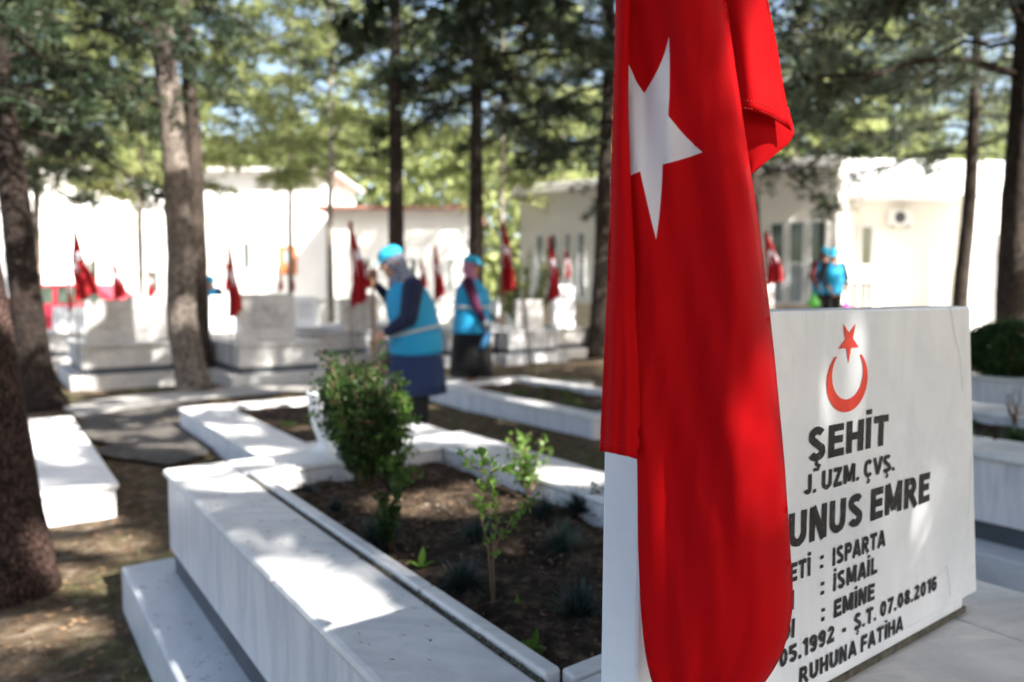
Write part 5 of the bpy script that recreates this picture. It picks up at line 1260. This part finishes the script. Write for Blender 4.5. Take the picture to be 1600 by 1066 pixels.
def tree(label, px_pts, D, wpx, crown_z, var, mat='bark_dark', cs=1.0, crz=0.0, height=9.0, name='pine_tree', group='pine trees among the graves', jit=.03, flare=1.35, off=(0, 0), extra=None):
    """px_pts: trunk centreline in the photo from the ground up; continues straight above"""
    pts = [PD(x, y, D) for x, y in px_pts]; base = P(px_pts[0][0], px_pts[0][1]) if D is None else pts[0]
    b = Vector((pts[0].x, D, 0)); g = thing(name, label, 'tree', b, 0, group)
    loc = [p - b for p in pts]; loc[0].z = min(loc[0].z, -.03)
    d = (loc[-1] - loc[-2]).normalized(); d = (d * .5 + Vector((0, 0, 1))).normalized(); top = loc[-1]
    n = 6
    ext = [top + d * (height - top.z) * k / n for k in range(1, n + 1)]; full = loc + ext
    # resample
    out = []; rad = []; tot = sum((full[i + 1] - full[i]).length for i in range(len(full) - 1)); acc = 0; r0 = wpx * D / FPX / 2
    for i in range(len(full) - 1):
        seg = (full[i + 1] - full[i]).length; m = max(2, int(seg / .12))
        for k in range(m): out.append(full[i].lerp(full[i + 1], k / m)); s = (acc + seg * k / m) / tot; rad.append(r0 * (1 - .75 * s) * (1 + (flare - 1) * math.exp(-(out[-1].z + .02) / .16)))
        acc += seg
    out.append(full[-1]); rad.append(.02)
    mb = MB(); mb.add(tube(out, rad, 18, jit, var)); mb.obj('trunk', M[mat], g)
    if var is not None:
        zc = crown_z; ax = top + d * max(0, (zc - top.z)); 
        for nm, me in (('crown', VAR[var][0]), ('limbs', VAR[var][1])):
            c = bpy.data.objects.new(nm, me); C.objects.link(c); c.parent = g; c.location = (ax.x + off[0], ax.y + off[1], zc); c.scale = (cs, cs, cs * .9); c.rotation_euler = (0, 0, crz)
    return g
tree('reddish brown trunk leaning left at the left edge, closest to the camera', [(22, 935), (0, 800), (-22, 650), (-45, 500), (-68, 380), (-95, 200)], 2.96, 118, 4.2, 0, 'bark_red', .8, .3, 8.0, flare=1.15)
tree('dark trunk at the left edge behind the leaning reddish trunk', [(68, 640), (55, 580), (45, 500), (35, 420), (24, 320), (8, 200), (-10, 60)], 7.7, 50, 2.9, 0, 'bark_shaded', 1.0, 1.0, 9, flare=1.6)
tree('thick pale dappled trunk between the two leftmost headstone groups', [(306, 614), (296, 570), (284, 500), (283, 400), (278, 300), (270, 200), (258, 100), (250, 10)], 9.0, 48, 3.5, 3, 'bark_grey', .95, 2.0, 9.5, flare=1.25, off=(-1.5, .3))
tree('darker trunk standing right behind the thick pale trunk', [(318, 580), (312, 500), (310, 400), (306, 280), (300, 180), (288, 60)], 10.4, 30, 4.9, 0, 'bark_dark', .85, 3.0, 9.5, flare=1.2, off=(-.4, .5))
tree('straight brown trunk above the cap of the leaning woman', [(622, 560), (620, 450), (619, 350), (619, 250), (617, 150), (618, 50)], 12.2, 29, 4.9, 3, 'bark_dark', 1.05, 4.0, 10, off=(1.0, .3))
tree('straight brown trunk above the cap of the woman in purple sleeves', [(742, 560), (743, 450), (744, 350), (744, 250), (745, 150), (746, 50)], 12.6, 28, 3.9, 0, 'bark_dark', 1.15, 5.0, 10, off=(.4, 0))
tree('dark curved trunk just left of the foreground flag', [(931, 546), (936, 500), (941, 420), (944, 300), (948, 200), (952, 80)], 14.2, 31, 3.7, 0, 'bark_dark', 1.3, 1.5, 10, flare=1.3)
tree('dark trunk mostly hidden behind the foreground flag', [(1182, 530), (1180, 450), (1178, 380), (1176, 280), (1174, 150)], 13.0, 24, 3.4, 0, 'bark_dark', 1.2, .5, 10)
tree('slim dark trunk in front of the white porch, with short side branches', [(1497, 478), (1503, 430), (1510, 370), (1516, 300), (1520, 220), (1524, 120)], 12.6, 25, 3.5, 1, 'bark_dark', 1.1, 2.5, 9, flare=1.1)
tree('thick brown trunk at the right edge behind the round hedge', [(1582, 560), (1583, 480), (1585, 400), (1590, 300), (1598, 200), (1606, 60)], 7.6, 52, 3.3, 1, 'bark_dark', 1.35, 3.5, 9, flare=1.2)
for k, (px, D, wpx, cz_, var, cs, lab) in enumerate([
    (62, 17, 16, 4.4, 2, .95, 'sunlit pale trunk far behind the leftmost dark trunk'), (150, 21, 9, 4.8, 2, 1.1, 'slim pale tree far left, above the wide waving flag'), (222, 19, 13, 4.6, 2, 1.1, 'slim bent pale tree left of the thick pale trunk'),
    (518, 18, 14, 4.6, 2, 1.05, 'pale tree with open yellow-green crown between the paired trunks and the leaning woman'), (455, 21, 12, 5.4, 2, 1.0, 'yellow-green tree behind the orange doored house front'),
    (785, 19, 12, 4.3, 2, .9, 'thin tree beside the pole right of the woman in purple sleeves'),
    (880, 24, 12, 5.8, 1, 1.1, 'bluish tree behind the white building left of the foreground flag'), (1330, 23, 16, 4.6, 1, 1.15, 'blue-green tree above the porch roof'), (1430, 23, 16, 5.2, 2, 1.2, 'yellowish tree behind the porch roof'),
    (1240, 22, 14, 5.6, 2, 1.1, 'yellow-green tree behind the cream building, right of the flag'), (1720, 20, 16, 4.4, 1, 1.1, 'blue-green tree at the right edge beyond the porch'), (-60, 14, 18, 3.8, 0, 1.1, 'dark tree just outside the left edge')]):
    j = (k * 53 % 13) - 6
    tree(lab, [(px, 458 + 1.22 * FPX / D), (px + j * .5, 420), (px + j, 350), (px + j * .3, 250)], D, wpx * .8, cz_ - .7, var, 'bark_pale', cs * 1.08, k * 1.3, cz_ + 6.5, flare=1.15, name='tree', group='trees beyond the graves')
# backdrop wood far behind everything
def far_wood():
    rg = np.random.default_rng(77); n = 60000; x = rg.uniform(-60, 70, n); y = 46 + 6 * rg.random(n) + .004 * x ** 2
    top = 9 + 5 * vnoise(x * .16, x * 0 + 3, 8) + 2 * vnoise(x * .7, x * 0, 9); z = rg.random(n) * top
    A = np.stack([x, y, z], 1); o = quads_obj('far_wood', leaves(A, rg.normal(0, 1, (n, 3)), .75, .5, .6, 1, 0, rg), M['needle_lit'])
    tag(o, 'sunlit yellow-green wood closing off the view far behind the houses', 'wood', None, 'stuff')
far_wood()
# unseen trees behind and beside the camera: crowns cut open to shape the dappled shade
def shade_tree(label, x, y, r, zc, z1, Rm, nl, seed, mt='needle'):
    g = thing('pine_tree', label, 'tree', (x, y, 0), 0, 'pine trees among the graves')
    mb = MB(); mb.add(tube([(0, 0, -.05), (.02, 0, .3), (.05, .03, 2), (.0, .05, 4), (.05, 0, z1)], [r * 1.4, r * 1.05, r, r * .8, .04], 16, .03, seed)); mb.obj('trunk', M['bark_dark'], g)
    Q, lb = crown_mesh(seed, zc, z1, Rm, nl, 22, 7, 5, .24, .085, .08, .22, open_mask, (x, y, 0), low_r=.95, limbr=.014)
    quads_obj('crown', Q, M[mt], g); lb.obj('limbs', M['bark_dark'], g)
shade_tree('broad pine just outside the view at the right, shading the foreground grave', 5.1, -3.4, .18, 4.2, 8.2, 3.9, 62, 201)
shade_tree('broad pine behind the camera at the right', 8.2, -.4, .18, 4.4, 8.6, 3.9, 58, 202)
shade_tree('pine behind the camera', 1.6, -3.0, .17, 3.6, 7.6, 3.5, 56, 203)
shade_tree('pine beyond the right edge of the view', 6.4, 3.0, .17, 4.2, 8.4, 2.9, 44, 204)
shade_tree('added unseen shade pine, its trunk hidden by the foreground flag', 1.56, 6.1, .13, 4.7, 8.4, 4.4, 86, 205)  # pine added only to shade the graves farther back
shade_tree('tall pine right beside the camera on its right', 4.6, .1, .16, 4.6, 8.6, 3.7, 60, 206)
shade_tree('pine at the right of the camera, out of view', 5.6, 1.3, .15, 4.8, 8.8, 3.4, 54, 207)
shade_tree('pine behind the camera at the left', -.8, -1.6, .16, 3.8, 6.6, 3.0, 50, 208)
print('objects', len(bpy.data.objects))
